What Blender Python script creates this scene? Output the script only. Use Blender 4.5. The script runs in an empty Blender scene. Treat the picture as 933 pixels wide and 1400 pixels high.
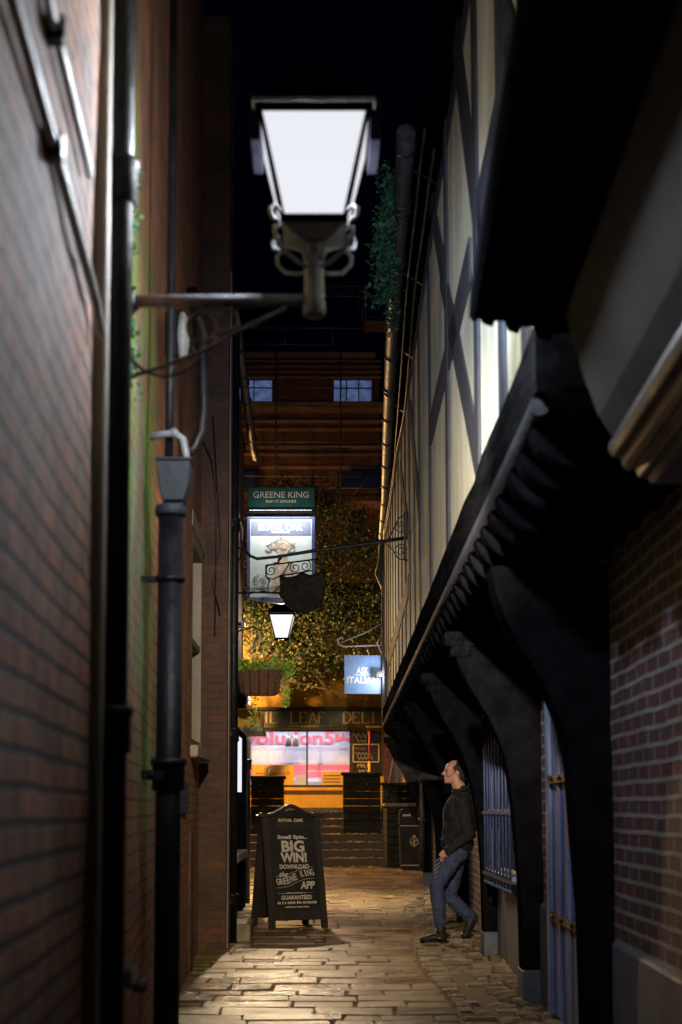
import bpy, bmesh, math, random
from mathutils import Vector, Matrix, noise
random.seed(7)
R = math.radians
C = bpy.context.scene.collection
SC = bpy.context.scene

# ------------------------------------------------------------------ camera
PITCH = R(5); F = 1944.0; CX = 440.0; HY = 1105.0; CY = HY - F*math.tan(PITCH); CH = 1.3
cam = bpy.data.objects.new('camera', bpy.data.cameras.new('camera')); C.objects.link(cam)
cam.location = (0, 0, CH); cam.rotation_euler = (R(90)+PITCH, 0, 0)
cam.data.sensor_fit = 'HORIZONTAL'; cam.data.sensor_width = 24; cam.data.lens = F/933*24
cam.data.shift_x = (466.5-CX)/933; cam.data.shift_y = (CY-700)/933
cam.data.clip_start = 0.05; cam.data.clip_end = 2000
cam.data.dof.use_dof = True; cam.data.dof.focus_distance = 16.5; cam.data.dof.aperture_fstop = 2.4
SC.camera = cam

def at(px, py, Y):
    """point at depth Y seen at photo pixel px,py"""
    u = (px-CX)/F; v = (CY-py)/F
    s = Y/(math.cos(PITCH)-v*math.sin(PITCH))
    return Vector((u*s, Y, CH+s*(math.sin(PITCH)+v*math.cos(PITCH))))

# ------------------------------------------------------------------ walls of the alley (x as a function of y)
def lerp_poly(pts, y):
    if y <= pts[0][0]: return pts[0][1]
    for (a, xa), (b, xb) in zip(pts, pts[1:]):
        if y <= b: return xa+(xb-xa)*(y-a)/(b-a)
    return pts[-1][1]
LEFT = [(-3, -.46), (0, -.46), (4.2, -.68), (7, -.85), (13.2, -1.14)]
def XL(y): return lerp_poly(LEFT, y)
def XP(y): return -.93-(y-13.8)*.035            # pub wall
def XJ(y): return .71+.0155*y                   # jettied upper storey
def XG(y): return 1.5+.025*(y-10)               # ground-floor wall on the right

# ------------------------------------------------------------------ mesh builder
ORI = {}
class MB:
    def __init__(s): s.v = []; s.f = []; s.sm = []
    def add(s, vs, fs, smooth=False):
        n = len(s.v); s.v += [Vector(p) for p in vs]
        for f in fs: s.f.append([n+i for i in f]); s.sm.append(smooth)
        return s
    def box(s, x0, x1, y0, y1, z0, z1, M=None):
        vs = [Vector(p) for p in ((x0,y0,z0),(x1,y0,z0),(x1,y1,z0),(x0,y1,z0),(x0,y0,z1),(x1,y0,z1),(x1,y1,z1),(x0,y1,z1))]
        if M is not None: vs = [M @ p for p in vs]
        return s.add(vs, [(0,3,2,1),(4,5,6,7),(0,1,5,4),(1,2,6,5),(2,3,7,6),(3,0,4,7)])
    def hexa(s, b, t):
        return s.add(list(b)+list(t), [(0,3,2,1),(4,5,6,7),(0,1,5,4),(1,2,6,5),(2,3,7,6),(3,0,4,7)])
    def bar(s, p, q, w, h, up=(0,0,1)):
        p = Vector(p); q = Vector(q); d = (q-p).normalized(); u = Vector(up)
        if abs(d.dot(u)) > .98: u = Vector((0,1,0))
        a = d.cross(u).normalized(); b = a.cross(d).normalized()
        A = a*w/2; B = b*h/2
        return s.hexa([p-A-B, p+A-B, q+A-B, q-A-B], [p-A+B, p+A+B, q+A+B, q-A+B])
    def prism(s, pts, ax, a0, a1):
        """pts in the two other axes, extruded along ax"""
        def mk(p, a):
            if ax == 'y': return Vector((p[0], a, p[1]))
            if ax == 'x': return Vector((a, p[0], p[1]))
            return Vector((p[0], p[1], a))
        n = len(pts)
        vs = [mk(p, a0) for p in pts]+[mk(p, a1) for p in pts]
        fs = [tuple(range(n)), tuple(range(2*n-1, n-1, -1))]+[(i, n+i, n+(i+1) % n, (i+1) % n) for i in range(n)]
        return s.add(vs, fs)
    def tube(s, pts, r, n=10, caps=True, smooth=True, flat=1.0):
        pts = [Vector(p) for p in pts]; m = len(pts)
        rr = r if isinstance(r, (list, tuple)) else [r]*m
        t0 = (pts[1]-pts[0]).normalized()
        ref = Vector((0,0,1)) if abs(t0.z) < .9 else Vector((0,1,0))
        a = t0.cross(ref).normalized()
        vs = []
        for i, p in enumerate(pts):
            t = (pts[min(i+1, m-1)]-pts[max(i-1, 0)])
            t = t.normalized() if t.length > 1e-9 else t0
            a = (a-t*a.dot(t))
            a = a.normalized() if a.length > 1e-6 else t.orthogonal().normalized()
            b = t.cross(a)
            for k in range(n):
                th = 2*math.pi*k/n
                vs.append(p+(a*math.cos(th)+b*math.sin(th)*flat)*rr[i])
        fs = [(i*n+k, i*n+(k+1) % n, (i+1)*n+(k+1) % n, (i+1)*n+k) for i in range(m-1) for k in range(n)]
        s.add(vs, fs, smooth)
        if caps:
            k0 = len(s.v)-m*n
            s.f.append([k0+k for k in range(n-1, -1, -1)]); s.sm.append(False)
            s.f.append([k0+(m-1)*n+k for k in range(n)]); s.sm.append(False)
        return s
    def lathe(s, prof, c=(0,0,0), n=16, M=None, smooth=True):
        c = Vector(c); vs = []
        for r, z in prof:
            for k in range(n):
                th = 2*math.pi*k/n; p = Vector((r*math.cos(th), r*math.sin(th), z))
                if M is not None: p = M @ p
                vs.append(c+p)
        m = len(prof)
        fs = [(i*n+k, i*n+(k+1) % n, (i+1)*n+(k+1) % n, (i+1)*n+k) for i in range(m-1) for k in range(n)]
        fs += [tuple(range(n-1, -1, -1)), tuple((m-1)*n+k for k in range(n))]
        return s.add(vs, fs, smooth)
    def ball(s, c, rx, ry=None, rz=None, n=12, M=None):
        ry = rx if ry is None else ry; rz = rx if rz is None else rz
        c = Vector(c); vs = [];
        for i in range(1, n):
            ph = math.pi*i/n
            for k in range(2*n):
                th = math.pi*k/n
                p = Vector((rx*math.sin(ph)*math.cos(th), ry*math.sin(ph)*math.sin(th), rz*math.cos(ph)))
                if M is not None: p = M @ p
                vs.append(c+p)
        N = 2*n; top = len(vs)
        pt = Vector((0,0,rz)); pb = Vector((0,0,-rz))
        if M is not None: pt = M @ pt; pb = M @ pb
        vs += [c+pt, c+pb]
        fs = [(i*N+k, (i+1)*N+k, (i+1)*N+(k+1) % N, i*N+(k+1) % N) for i in range(n-2) for k in range(N)]
        fs += [(top, k, (k+1) % N) for k in range(N)]+[(top+1, (n-2)*N+(k+1) % N, (n-2)*N+k) for k in range(N)]
        return s.add(vs, fs, True)
    def build(s, name, mat, parent=None, bevel=0, seg=1, recalc=True):
        o0 = ORI.get(parent.name, Vector()) if parent is not None else Vector()
        me = bpy.data.meshes.new(name)
        me.from_pydata([tuple(p-o0) for p in s.v], [], s.f)
        me.polygons.foreach_set('use_smooth', s.sm)
        bm = bmesh.new(); bm.from_mesh(me)
        if recalc: bmesh.ops.recalc_face_normals(bm, faces=bm.faces)
        if bevel:
            ed = [e for e in bm.edges if len(e.link_faces) == 2 and e.calc_face_angle(0) > .6]
            bmesh.ops.bevel(bm, geom=ed, offset=bevel, segments=seg, affect='EDGES', clamp_overlap=True)
        uvl = bm.loops.layers.uv.new('UVMap')
        for f in bm.faces:
            nn = f.normal
            if abs(nn.z) > .75:
                for l in f.loops: l[uvl].uv = (l.vert.co.x+o0.x, l.vert.co.y+o0.y)
            else:
                along_y = abs(nn.x) > abs(nn.y)
                for l in f.loops:
                    w = l.vert.co+o0; l[uvl].uv = (w.y if along_y else w.x, w.z)
        bm.to_mesh(me); bm.free()
        if mat is not None: me.materials.append(mat)
        o = bpy.data.objects.new(name, me); C.objects.link(o)
        if parent is not None: o.parent = parent
        ORI[o.name] = o0
        return o

def thing(name, label, cat, loc=(0,0,0), group=None, rz=None):
    o = bpy.data.objects.new(name, None); C.objects.link(o); o.empty_display_size = .1
    o.location = loc; o['label'] = label; o['category'] = cat
    if group: o['group'] = group
    if rz is None: ORI[o.name] = Vector(loc)
    else: o.rotation_euler = (0, 0, rz); ORI[o.name] = Vector()
    return o
def tag(o, label, cat, group=None):
    o['label'] = label; o['category'] = cat
    if group: o['group'] = group
    return o
def struct(o): o['kind'] = 'structure'; return o
def stuff(o, label=None, cat=None):
    o['kind'] = 'stuff'
    if label: o['label'] = label; o['category'] = cat
    return o

# ------------------------------------------------------------------ materials
class N:
    def __init__(s, name):
        s.m = bpy.data.materials.new(name); s.m.use_nodes = True; s.t = s.m.node_tree
        s.t.nodes.clear(); s.out = s.n('ShaderNodeOutputMaterial')
        s.b = s.n('ShaderNodeBsdfPrincipled'); s.l(s.b, 0, s.out, 0)
    def n(s, k, **a):
        x = s.t.nodes.new(k)
        for q, v in a.items(): setattr(x, q, v)
        return x
    def l(s, a, i, b, j): s.t.links.new(a.outputs[i], b.inputs[j])
    def coord(s, kind='Object', scale=(1,1,1)):
        c = s.n('ShaderNodeTexCoord'); mp = s.n('ShaderNodeMapping')
        mp.inputs['Scale'].default_value = scale
        s.l(c, kind, mp, 0); return mp
    def noise(s, scale, detail=4, rough=.6, src=None, dist=0):
        x = s.n('ShaderNodeTexNoise'); x.inputs['Scale'].default_value = scale
        x.inputs['Detail'].default_value = detail; x.inputs['Roughness'].default_value = rough
        x.inputs['Distortion'].default_value = dist
        if src is not None: s.l(src, 0, x, 'Vector')
        return x
    def ramp(s, src, out, stops):
        x = s.n('ShaderNodeValToRGB'); s.l(src, out, x, 0); e = x.color_ramp.elements
        while len(e) < len(stops): e.new(.5)
        for k, (p, c) in zip(e, stops):
            k.position = p; k.color = (c[0], c[1], c[2], 1) if isinstance(c, (tuple, list)) else (c, c, c, 1)
        return x
    def mix(s, fac, a, b, mode='MIX'):
        x = s.n('ShaderNodeMix', data_type='RGBA', blend_type=mode)
        for inp, val in ((0, fac), (6, a), (7, b)):
            if isinstance(val, tuple) and hasattr(val[0], 'outputs'): s.l(val[0], val[1], x, inp)
            elif isinstance(val, (tuple, list)): x.inputs[inp].default_value = (*val[:3], 1)
            else: x.inputs[inp].default_value = val
        return x
    def bump(s, src, out, strength, dist=.01, prev=None):
        x = s.n('ShaderNodeBump'); x.inputs['Strength'].default_value = strength; x.inputs['Distance'].default_value = dist
        s.l(src, out, x, 'Height')
        if prev: s.l(prev, 0, x, 'Normal')
        s.l(x, 0, s.b, 'Normal'); return x

def mat(name, base, rough=.6, var=.35, scale=6, bump=.3, metal=0, stretch=(1,1,1), island=0, spec=.5, bdist=.006, rvar=.15, coat=0, trans=0):
    n = N(name); c = n.coord('Object', stretch)
    a = n.noise(scale, 6, .62, c); d = n.noise(scale*7, 3, .6, c)
    lo = tuple(x*(1-var) for x in base); hi = tuple(min(1, x*(1+var)) for x in base)
    r = n.ramp(a, 0, [(.3, lo), (.7, hi)])
    m = n.mix(.35, (r, 0), (d, 0), 'OVERLAY')
    src, o = m, 2
    if island:
        g = n.n('ShaderNodeNewGeometry')
        rr = n.ramp(g, 'Random Per Island', [(0, 1-island), (1, 1+island)])
        m2 = n.mix(1.0, (m, 2), (rr, 0), 'MULTIPLY'); src = m2
    n.l(src, o, n.b, 'Base Color')
    rg = n.ramp(a, 0, [(.25, max(0.02, rough-rvar)), (.8, min(1, rough+rvar))]); n.l(rg, 0, n.b, 'Roughness')
    n.b.inputs['Metallic'].default_value = metal; n.b.inputs['Specular IOR Level'].default_value = spec
    n.b.inputs['Coat Weight'].default_value = coat
    n.b.inputs['Transmission Weight'].default_value = trans
    if bump: n.bump(d, 0, bump, bdist, n.bump(a, 0, bump, bdist*2))
    return n.m

def brick(name, c1, c2, mortar, moss=None, rough=.8, dark=None, bs=1.0, grime=.5, msize=.012):
    n = N(name); c = n.coord('UV')
    wob = n.noise(3.0, 3, .5, c); add = n.n('ShaderNodeVectorMath', operation='MULTIPLY_ADD')
    n.l(wob, 1, add, 0); add.inputs[1].default_value = (.02, .02, 0); n.l(c, 0, add, 2)
    b = n.n('ShaderNodeTexBrick'); n.l(add, 0, b, 'Vector')
    b.inputs['Scale'].default_value = 1; b.inputs['Brick Width'].default_value = .235*bs; b.inputs['Row Height'].default_value = .075*bs
    b.inputs['Mortar Size'].default_value = msize*.62; b.inputs['Mortar Smooth'].default_value = .35; b.inputs['Bias'].default_value = -.1
    b.inputs['Color1'].default_value = (*c1, 1); b.inputs['Color2'].default_value = (*c2, 1); b.inputs['Mortar'].default_value = (*mortar, 1)
    a = n.noise(2.2, 6, .65, c); d = n.noise(28, 4, .7, c)
    g = n.ramp(a, 0, [(.3, 1-grime), (.68, 1.15)])
    m = n.mix(1, (b, 'Color'), (g, 0), 'MULTIPLY')
    m = n.mix(.45, (m, 2), (d, 0), 'OVERLAY'); last = (m, 2)
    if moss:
        # moss = list of (u0,u1,z0,z1,colour): moss growth and other tint bands
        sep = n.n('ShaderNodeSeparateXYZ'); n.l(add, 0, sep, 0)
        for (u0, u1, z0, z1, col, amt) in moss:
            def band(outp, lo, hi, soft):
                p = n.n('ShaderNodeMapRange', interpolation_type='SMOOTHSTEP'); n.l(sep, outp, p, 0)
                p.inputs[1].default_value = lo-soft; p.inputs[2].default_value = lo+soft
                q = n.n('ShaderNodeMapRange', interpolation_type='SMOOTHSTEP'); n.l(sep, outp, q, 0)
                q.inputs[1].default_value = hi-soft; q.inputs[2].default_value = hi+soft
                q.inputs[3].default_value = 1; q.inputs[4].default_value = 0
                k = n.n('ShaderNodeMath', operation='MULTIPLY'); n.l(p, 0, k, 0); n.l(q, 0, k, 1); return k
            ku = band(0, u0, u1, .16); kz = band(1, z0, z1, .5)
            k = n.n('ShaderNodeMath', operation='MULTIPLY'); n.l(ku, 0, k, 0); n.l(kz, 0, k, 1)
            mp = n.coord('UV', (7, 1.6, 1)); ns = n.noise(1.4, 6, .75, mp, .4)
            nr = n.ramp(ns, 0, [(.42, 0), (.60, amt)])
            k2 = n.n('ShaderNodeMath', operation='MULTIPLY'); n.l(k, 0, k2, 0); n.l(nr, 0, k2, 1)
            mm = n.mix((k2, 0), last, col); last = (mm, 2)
    n.l(last[0], last[1], n.b, 'Base Color'); n.b.inputs['Roughness'].default_value = rough
    inv = n.n('ShaderNodeMath', operation='SUBTRACT'); inv.inputs[0].default_value = 1; n.l(b, 'Fac', inv, 1)
    n.bump(d, 0, .5, .006, n.bump(inv, 0, .9, .012))
    return n.m

def emit(name, col, strength, transp=0, var=0):
    n = N(name); e = n.n('ShaderNodeEmission'); e.inputs[0].default_value = (*col, 1); e.inputs[1].default_value = strength
    if transp:
        t = n.n('ShaderNodeBsdfTransparent'); mx = n.n('ShaderNodeMixShader'); mx.inputs[0].default_value = 1-transp
        n.l(t, 0, mx, 1); n.l(e, 0, mx, 2); n.l(mx, 0, n.out, 0)
    else: n.l(e, 0, n.out, 0)
    return n.m

M = {}
M['brickA'] = brick('old brown brick', (.46,.19,.10), (.30,.18,.12), (.085,.07,.06), rough=.85, grime=.65, msize=.018, moss=[(-20, 20, 2.15, 20, (.23,.20,.18), .7), (-20, 20, -2, 1.3, (.10,.04,.02), .5)])  # moss here: greyer band higher up, darker red-brown band low down
M['brickB'] = brick('mossy red brick', (.44,.155,.07), (.29,.13,.085), (.12,.095,.07), rough=.85,
    moss=[(-20, 20, 1.6, 4.6, (.07,.17,.025), .0), (4.8, 5.9, 2.0, 4.3, (.08,.42,.015), .95), (6.1, 7.2, 1.2, 3.8, (.09,.40,.02), .95), (5.6, 6.4, 1.7, 3.4, (.34,.30,.30), .6)])
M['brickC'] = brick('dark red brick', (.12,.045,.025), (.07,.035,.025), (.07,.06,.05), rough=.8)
M['brickR'] = brick('red brick with lime mortar', (.10,.042,.046), (.07,.037,.043), (.24,.24,.27), rough=.75, grime=.45, msize=.02)
M['brickO'] = brick('orange brick', (.75,.26,.07), (.6,.2,.07), (.35,.27,.2))
M['plaster'] = mat('cream limewash plaster', (.64,.60,.42), .9, .42, 1.6, .7, stretch=(1,1,.35))
M['timber'] = mat('weathered black timber', (.03,.03,.038), .75, .5, 5, .9, stretch=(3,3,.4), bdist=.012)
M['timberG'] = mat('grey weathered oak beam', (.013,.013,.015), .95, .7, 4, .9, stretch=(3,.5,3), bdist=.03, spec=0)
M['blackwood'] = mat('black painted wood', (.006,.006,.008), .9, .5, 7, .7, spec=0)
M['iron'] = mat('black gloss painted iron', (.007,.007,.009), .45, .5, 12, .5, spec=.28)
M['ironG'] = mat('worn grey black iron', (.06,.06,.065), .42, .45, 14, .4, metal=.3)
M['gutter'] = mat('dull black gutter metal', (.05,.052,.058), .48, .5, 10, .4, metal=.35)
M['lead'] = mat('dark lead covering', (.003,.003,.004), .95, .4, 5, .3, spec=.0)
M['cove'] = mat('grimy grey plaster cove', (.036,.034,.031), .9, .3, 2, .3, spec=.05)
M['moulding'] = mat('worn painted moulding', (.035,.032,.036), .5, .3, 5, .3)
M['darkwall'] = mat('sooty render', (.03,.03,.032), .8, .4, 3, .4)
M['render'] = mat('pale lime render', (.30,.27,.22), .8, .3, 4, .4)
M['palewood'] = mat('old pale painted wood', (.22,.19,.15), .7, .35, 5, .4, stretch=(2,2,.3))
M['conduit'] = mat('pale painted conduit', (.40,.38,.36), .5, .25, 8, .2)
M['greyplastic'] = mat('grey painted metal', (.17,.18,.19), .45, .3, 10, .25)
M['hopper'] = mat('dark blue grey hopper paint', (.014,.017,.024), .65, .3, 12, .35)
M['bluedoor'] = mat('blue painted door boards', (.14,.20,.42), .5, .35, 4, .35, stretch=(2,2,.3))
M['plinth'] = mat('blue grey rendered plinth', (.10,.11,.15), .7, .35, 4, .5)
M['glassdark'] = mat('dark window glass', (.02,.025,.035), .08, .2, 3, 0, rvar=.02)
M['white'] = mat('off white paint', (.62,.62,.60), .5, .1, 5, .1)
M['boardblack'] = mat('chalkboard black', (.010,.008,.006), .6, .3, 6, .15)
M['boardwood'] = mat('dark stained board frame', (.026,.018,.011), .55, .4, 6, .35, stretch=(1,1,.3))
M['cream'] = mat('cream sign lettering', (.62,.54,.42), .6, .1, 8, 0)
M['gold'] = mat('gold sign lettering', (.75,.55,.25), .5, .1, 8, 0)
M['signgreen'] = mat('dark green sign paint', (.003,.05,.038), .35, .2, 4, .1)
M['navy'] = mat('navy blue sign paint', (.03,.045,.13), .4, .2, 4, .1)
M['deligreen'] = mat('olive green fascia paint', (.075,.085,.035), .5, .2, 5, .15)
M['ochre'] = mat('ochre painted render', (.72,.38,.04), .7, .2, 2, .3)
M['rustfoliage'] = None
M['stonewall'] = mat('mossy dark stone blocks', (.03,.032,.02), .85, .6, 9, .8, bdist=.02)
M['stonecap'] = mat('worn sandstone coping', (.26,.22,.15), .75, .35, 8, .5)
M['binblack'] = mat('black plastic bin', (.004,.004,.004), .7, .3, 9, .2)
M['skin'] = mat('skin', (.60,.28,.16), .5, .12, 20, .1)
M['hair'] = mat('dark brown hair', (.022,.014,.009), .6, .4, 60, .6)
M['jacket'] = mat('dark soft shell jacket', (.021,.020,.020), .85, .35, 9, .5, bdist=.02, spec=.2)
M['denim'] = mat('worn blue denim', (.045,.06,.12), .8, .4, 12, .6, bdist=.015)
M['denimpale'] = mat('lamplit denim', (.22,.25,.34), .8, .3, 12, .4)  # paler denim that carries the lamp light on the thigh
M['shoe'] = mat('dark brown leather', (.016,.010,.007), .6, .3, 12, .3)
M['terracotta'] = mat('woven brown basket', (.22,.10,.05), .7, .5, 30, .9, stretch=(1,1,3), bdist=.01)
M['orange'] = mat('orange flower petal', (.75,.20,.02), .6, .4, 9, 0)
M['yellow'] = mat('yellow poster paper', (.78,.44,.03), .6, .08, 4, 0)
M['red'] = mat('red paint', (.6,.04,.03), .5, .15, 6, 0)
M['wood'] = mat('scaffold boards', (.42,.21,.09), .75, .45, 3, .4, stretch=(.5,3,3), island=.3)
M['woodpale'] = mat('pale roof edge boards', (.34,.24,.19), .75, .3, 3, .4, stretch=(.5,3,3))
M['steel'] = mat('galvanised scaffold tube', (.30,.25,.22), .45, .3, 10, .1, metal=.5)
M['tarp'] = mat('dark blue tarpaulin', (.01,.025,.12), .5, .3, 2, .3)
M['darkbuild'] = brick('dark site brick', (.24,.09,.04), (.15,.06,.03), (.13,.09,.06), bs=1.6)
M['cable'] = mat('black cable', (.01,.01,.012), .5, .2, 10, 0)
M['bark'] = mat('tree bark', (.06,.045,.03), .85, .4, 14, .7)
M['soot'] = mat('soot black lantern metal', (0,0,0), 1, 0, 7, 0, spec=0, rvar=0)
M['lampiron'] = mat('dull black lamp iron', (.05,.052,.06), .6, .5, 14, .5, spec=.2)
M['ground'] = mat('damp dark earth and asphalt', (.045,.042,.038), .75, .4, 3, .5)
M['asphalt'] = mat('street asphalt', (.05,.05,.05), .7, .3, 8, .5)
M['step'] = mat('worn stone step', (.085,.065,.045), .55, .4, 5, .6, bdist=.01)

def leafmat(name, cols, rough=.55):
    n = N(name); g = n.n('ShaderNodeNewGeometry')
    r = n.ramp(g, 'Random Per Island', [(i/(len(cols)-1), c) for i, c in enumerate(cols)])
    n.l(r, 0, n.b, 'Base Color'); n.b.inputs['Roughness'].default_value = rough
    tr = n.n('ShaderNodeBsdfTranslucent'); n.l(r, 0, tr, 0); mx = n.n('ShaderNodeMixShader'); mx.inputs[0].default_value = .3
    n.l(n.b, 0, mx, 1); n.l(tr, 0, mx, 2); n.l(mx, 0, n.out, 0); return n.m
M['leaf'] = leafmat('tree leaves', [(.015,.035,.012), (.03,.06,.018), (.05,.08,.025), (.09,.12,.05), (.03,.05,.018), (.02,.04,.012), (.02,.045,.02), (.34,.23,.06)])  # the gold tone puts glints of lamplit leaves into the palette
M['ivy'] = leafmat('ivy leaves', [(.010,.05,.02), (.015,.09,.04), (.02,.13,.08), (.04,.08,.02), (.06,.06,.02), (.02,.15,.11)])
M['plant'] = leafmat('trailing plant leaves', [(.26,.50,.03), (.42,.66,.06), (.16,.36,.03), (.62,.70,.12)])
M['palepetal'] = leafmat('pale petals', [(.6,.6,.45), (.7,.55,.3), (.6,.65,.5)])
M['petal'] = leafmat('orange petals', [(.8,.22,.02), (.75,.4,.03), (.7,.12,.02)])
M['fallen'] = leafmat('fallen leaves', [(.45,.22,.05), (.5,.32,.1), (.3,.14,.04)])

def slabmat():
    n = N('worn yorkstone'); c = n.coord('Object'); g = n.n('ShaderNodeNewGeometry')
    a = n.noise(3, 6, .65, c); d = n.noise(26, 5, .7, c); w = n.noise(.8, 3, .6, c)
    r = n.ramp(g, 'Random Per Island', [(0, (.17,.10,.045)), (.3, (.34,.215,.10)), (.5, (.24,.15,.075)), (.75, (.46,.31,.16)), (1, (.28,.195,.12))])
    s = n.ramp(a, 0, [(.3, .55), (.7, 1.2)]); m = n.mix(1, (r, 0), (s, 0), 'MULTIPLY'); m = n.mix(.5, (m, 2), (d, 0), 'OVERLAY')
    sep = n.n('ShaderNodeSeparateXYZ'); n.l(c, 0, sep, 0)
    k = n.n('ShaderNodeMapRange'); n.l(sep, 0, k, 0); k.inputs[1].default_value = -.62; k.inputs[2].default_value = -1.05
    ns = n.ramp(w, 0, [(.35, .2), (.6, 1)]); kk = n.n('ShaderNodeMath', operation='MULTIPLY'); n.l(k, 0, kk, 0); n.l(ns, 0, kk, 1)
    k3 = n.n('ShaderNodeMath', operation='MULTIPLY'); n.l(kk, 0, k3, 0); k3.inputs[1].default_value = .7
    m = n.mix((k3, 0), (m, 2), (.10,.13,.025)); n.l(m, 2, n.b, 'Base Color')
    rg = n.ramp(w, 0, [(.35, .2), (.7, .55)]); n.l(rg, 0, n.b, 'Roughness')
    n.bump(d, 0, .5, .006, n.bump(a, 0, .6, .02)); return n.m
M['slab'] = slabmat()
M['cobble'] = mat('rough brown cobbles', (.20,.14,.08), .55, .5, 5, .8, island=.35, bdist=.015)

# ------------------------------------------------------------------ lettering
def glyphs(s, size, M4, material, parent, fit=None, shear=0, extrude=.002, bold=0, name='lettering', spacing=1.0):
    cu = bpy.data.curves.new('t', 'FONT'); cu.body = s; cu.size = size; cu.align_x = 'CENTER'; cu.align_y = 'CENTER'
    cu.extrude = extrude; cu.shear = shear; cu.offset = bold; cu.space_character = spacing; cu.resolution_u = 3
    o = bpy.data.objects.new('t', cu); C.objects.link(o)
    dg = bpy.context.evaluated_depsgraph_get(); dg.update()
    me = bpy.data.meshes.new_from_object(o.evaluated_get(dg)); bpy.data.objects.remove(o)
    xs = [v.co.x for v in me.vertices]; w = max(xs)-min(xs); cx = (max(xs)+min(xs))/2
    ys = [v.co.y for v in me.vertices]; cy = (max(ys)+min(ys))/2
    k = fit/w if fit else 1
    o0 = ORI.get(parent.name, Vector())
    for v in me.vertices:
        p = M4 @ Vector(((v.co.x-cx)*k, v.co.y-cy, v.co.z)); v.co = p-o0
    me.materials.clear(); me.materials.append(material)
    ob = bpy.data.objects.new(name, me); C.objects.link(ob); ob.parent = parent; ORI[ob.name] = o0
    return ob
FRONT = Matrix.Rotation(R(90), 4, 'X')      # text facing -Y
def front_at(x, y, z, extra=None):
    m = Matrix.Translation((x, y, z))
    if extra is not None: m = m @ extra
    return m @ FRONT

def serif_text(s, x0, y, z0, h, w_each, gap, material, parent, t=None, name='lettering'):
    """roman capitals with serifs, from strokes"""
    t = t or h*.15; th = h*.06
    S = {'L': [('v',0),('h',0,0,.9),('tick',.9,0,1)], 'E': [('v',0),('h',0,0,.85),('h',.5,0,.6),('h',1,0,.85),('tick',.85,0,1),('tick',.85,1,-1)],
         'F': [('v',0),('h',.52,0,.6),('h',1,0,.85),('tick',.85,1,-1)], 'I': [('v',.15)],
         'A': [('d',0,0,.5,1,.5),('d',1,0,.5,1,1),('h',.35,.2,.8)], 'D': [('v',0),('arc',.02,.5,.5,90,-90,.95)],
         'B': [('v',0),('arc',.05,.76,.24,90,-90,.6),('arc',.05,.26,.26,90,-90,.8)], 'S': [('S',)]}
    mb = MB(); x = x0
    def bar(a, b, w):
        a = Vector((x+a[0]*w_each, y, z0+a[1]*h)); b = Vector((x+b[0]*w_each, y, z0+b[1]*h))
        mb.bar(a, b, .006, w, up=(b-a).cross(Vector((0,1,0))) if abs((b-a).normalized().dot(Vector((0,0,1)))) > .98 else (0,0,1)) if False else seg(a, b, w)
    def seg(a, b, w):
        d = (b-a); L = d.length
        if L < 1e-6: return
        d.normalize(); nrm = Vector((-d.z, 0, d.x))*w/2; e = Vector((0, .004, 0))
        mb.hexa([a-nrm-e, b-nrm-e, b+nrm-e, a+nrm-e], [a-nrm+e, b-nrm+e, b+nrm+e, a+nrm+e])
    for ch in s:
        if ch == ' ': x += w_each*.75; continue
        adv = w_each*(.45 if ch == 'I' else 1)
        for k in S[ch]:
            if k[0] == 'v':
                bar((k[1]+.08,0),(k[1]+.08,1), t)
                for zz in (.02,.98): bar((k[1]-.08,zz),(k[1]+.24,zz), th)
            elif k[0] == 'h': bar((k[2]+.08,k[1]*.94+.03),(k[3],k[1]*.94+.03), th)
            elif k[0] == 'tick': bar((k[1],k[2]),(k[1],k[2]+k[3]*.18), th)
            elif k[0] == 'd':
                bar((k[1],k[2]),(k[3],k[4]), t*k[5]); bar((k[1]-.14,.02),(k[1]+.14,.02), th)
            elif k[0] == 'arc':
                pts = [(k[1]+.08+math.cos(R(k[4]+(k[5]-k[4])*i/10))*(k[6]), k[2]+math.sin(R(k[4]+(k[5]-k[4])*i/10))*k[3]) for i in range(11)]
                for p, q in zip(pts, pts[1:]): bar(p, q, t*.75)
            elif k[0] == 'S':
                pts = [(.8,.85),(.5,.97),(.2,.85),(.2,.65),(.5,.5),(.8,.35),(.8,.12),(.5,.02),(.15,.15)]
                for p, q in zip(pts, pts[1:]): bar(p, q, t*.8)
        x += adv+gap
    return mb.build(name, material, parent)

def wallgrid(fn, y0, y1, z0, z1, ny, nz, amp=.008, thick=.0, side=1):
    """an uneven old wall following x=fn(y); thick extends away from the alley (side -1 left, +1 right)"""
    mb = MB(); vs = []
    for i in range(ny+1):
        for j in range(nz+1):
            y = y0+(y1-y0)*i/ny; z = z0+(z1-z0)*j/nz
            d = amp*noise.noise(Vector((side*3, y*1.3, z*1.3)))+amp*.5*noise.noise(Vector((y*5, z*5, side)))
            vs.append((fn(y)+d, y, z))
    fs = [(i*(nz+1)+j, (i+1)*(nz+1)+j, (i+1)*(nz+1)+j+1, i*(nz+1)+j+1) for i in range(ny) for j in range(nz)]
    mb.add(vs, fs)
    if thick:
        def X(y): return fn(y)+side*thick
        a, b = y0, y1; e = -side*(-.0)
        # end faces, back and top
        mb.add([(fn(a), a, z0), (X(a), a, z0), (X(a), a, z1), (fn(a), a, z1)], [(0,1,2,3)])
        mb.add([(fn(b), b, z0), (X(b), b, z0), (X(b), b, z1), (fn(b), b, z1)], [(0,1,2,3)])
        mb.add([(X(a), a, z0), (X(b), b, z0), (X(b), b, z1), (X(a), a, z1)], [(0,1,2,3)])
        mb.add([(fn(a), a, z1), (fn(b), b, z1), (X(b), b, z1), (X(a), a, z1)], [(0,1,2,3)])
    return mb

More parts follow.
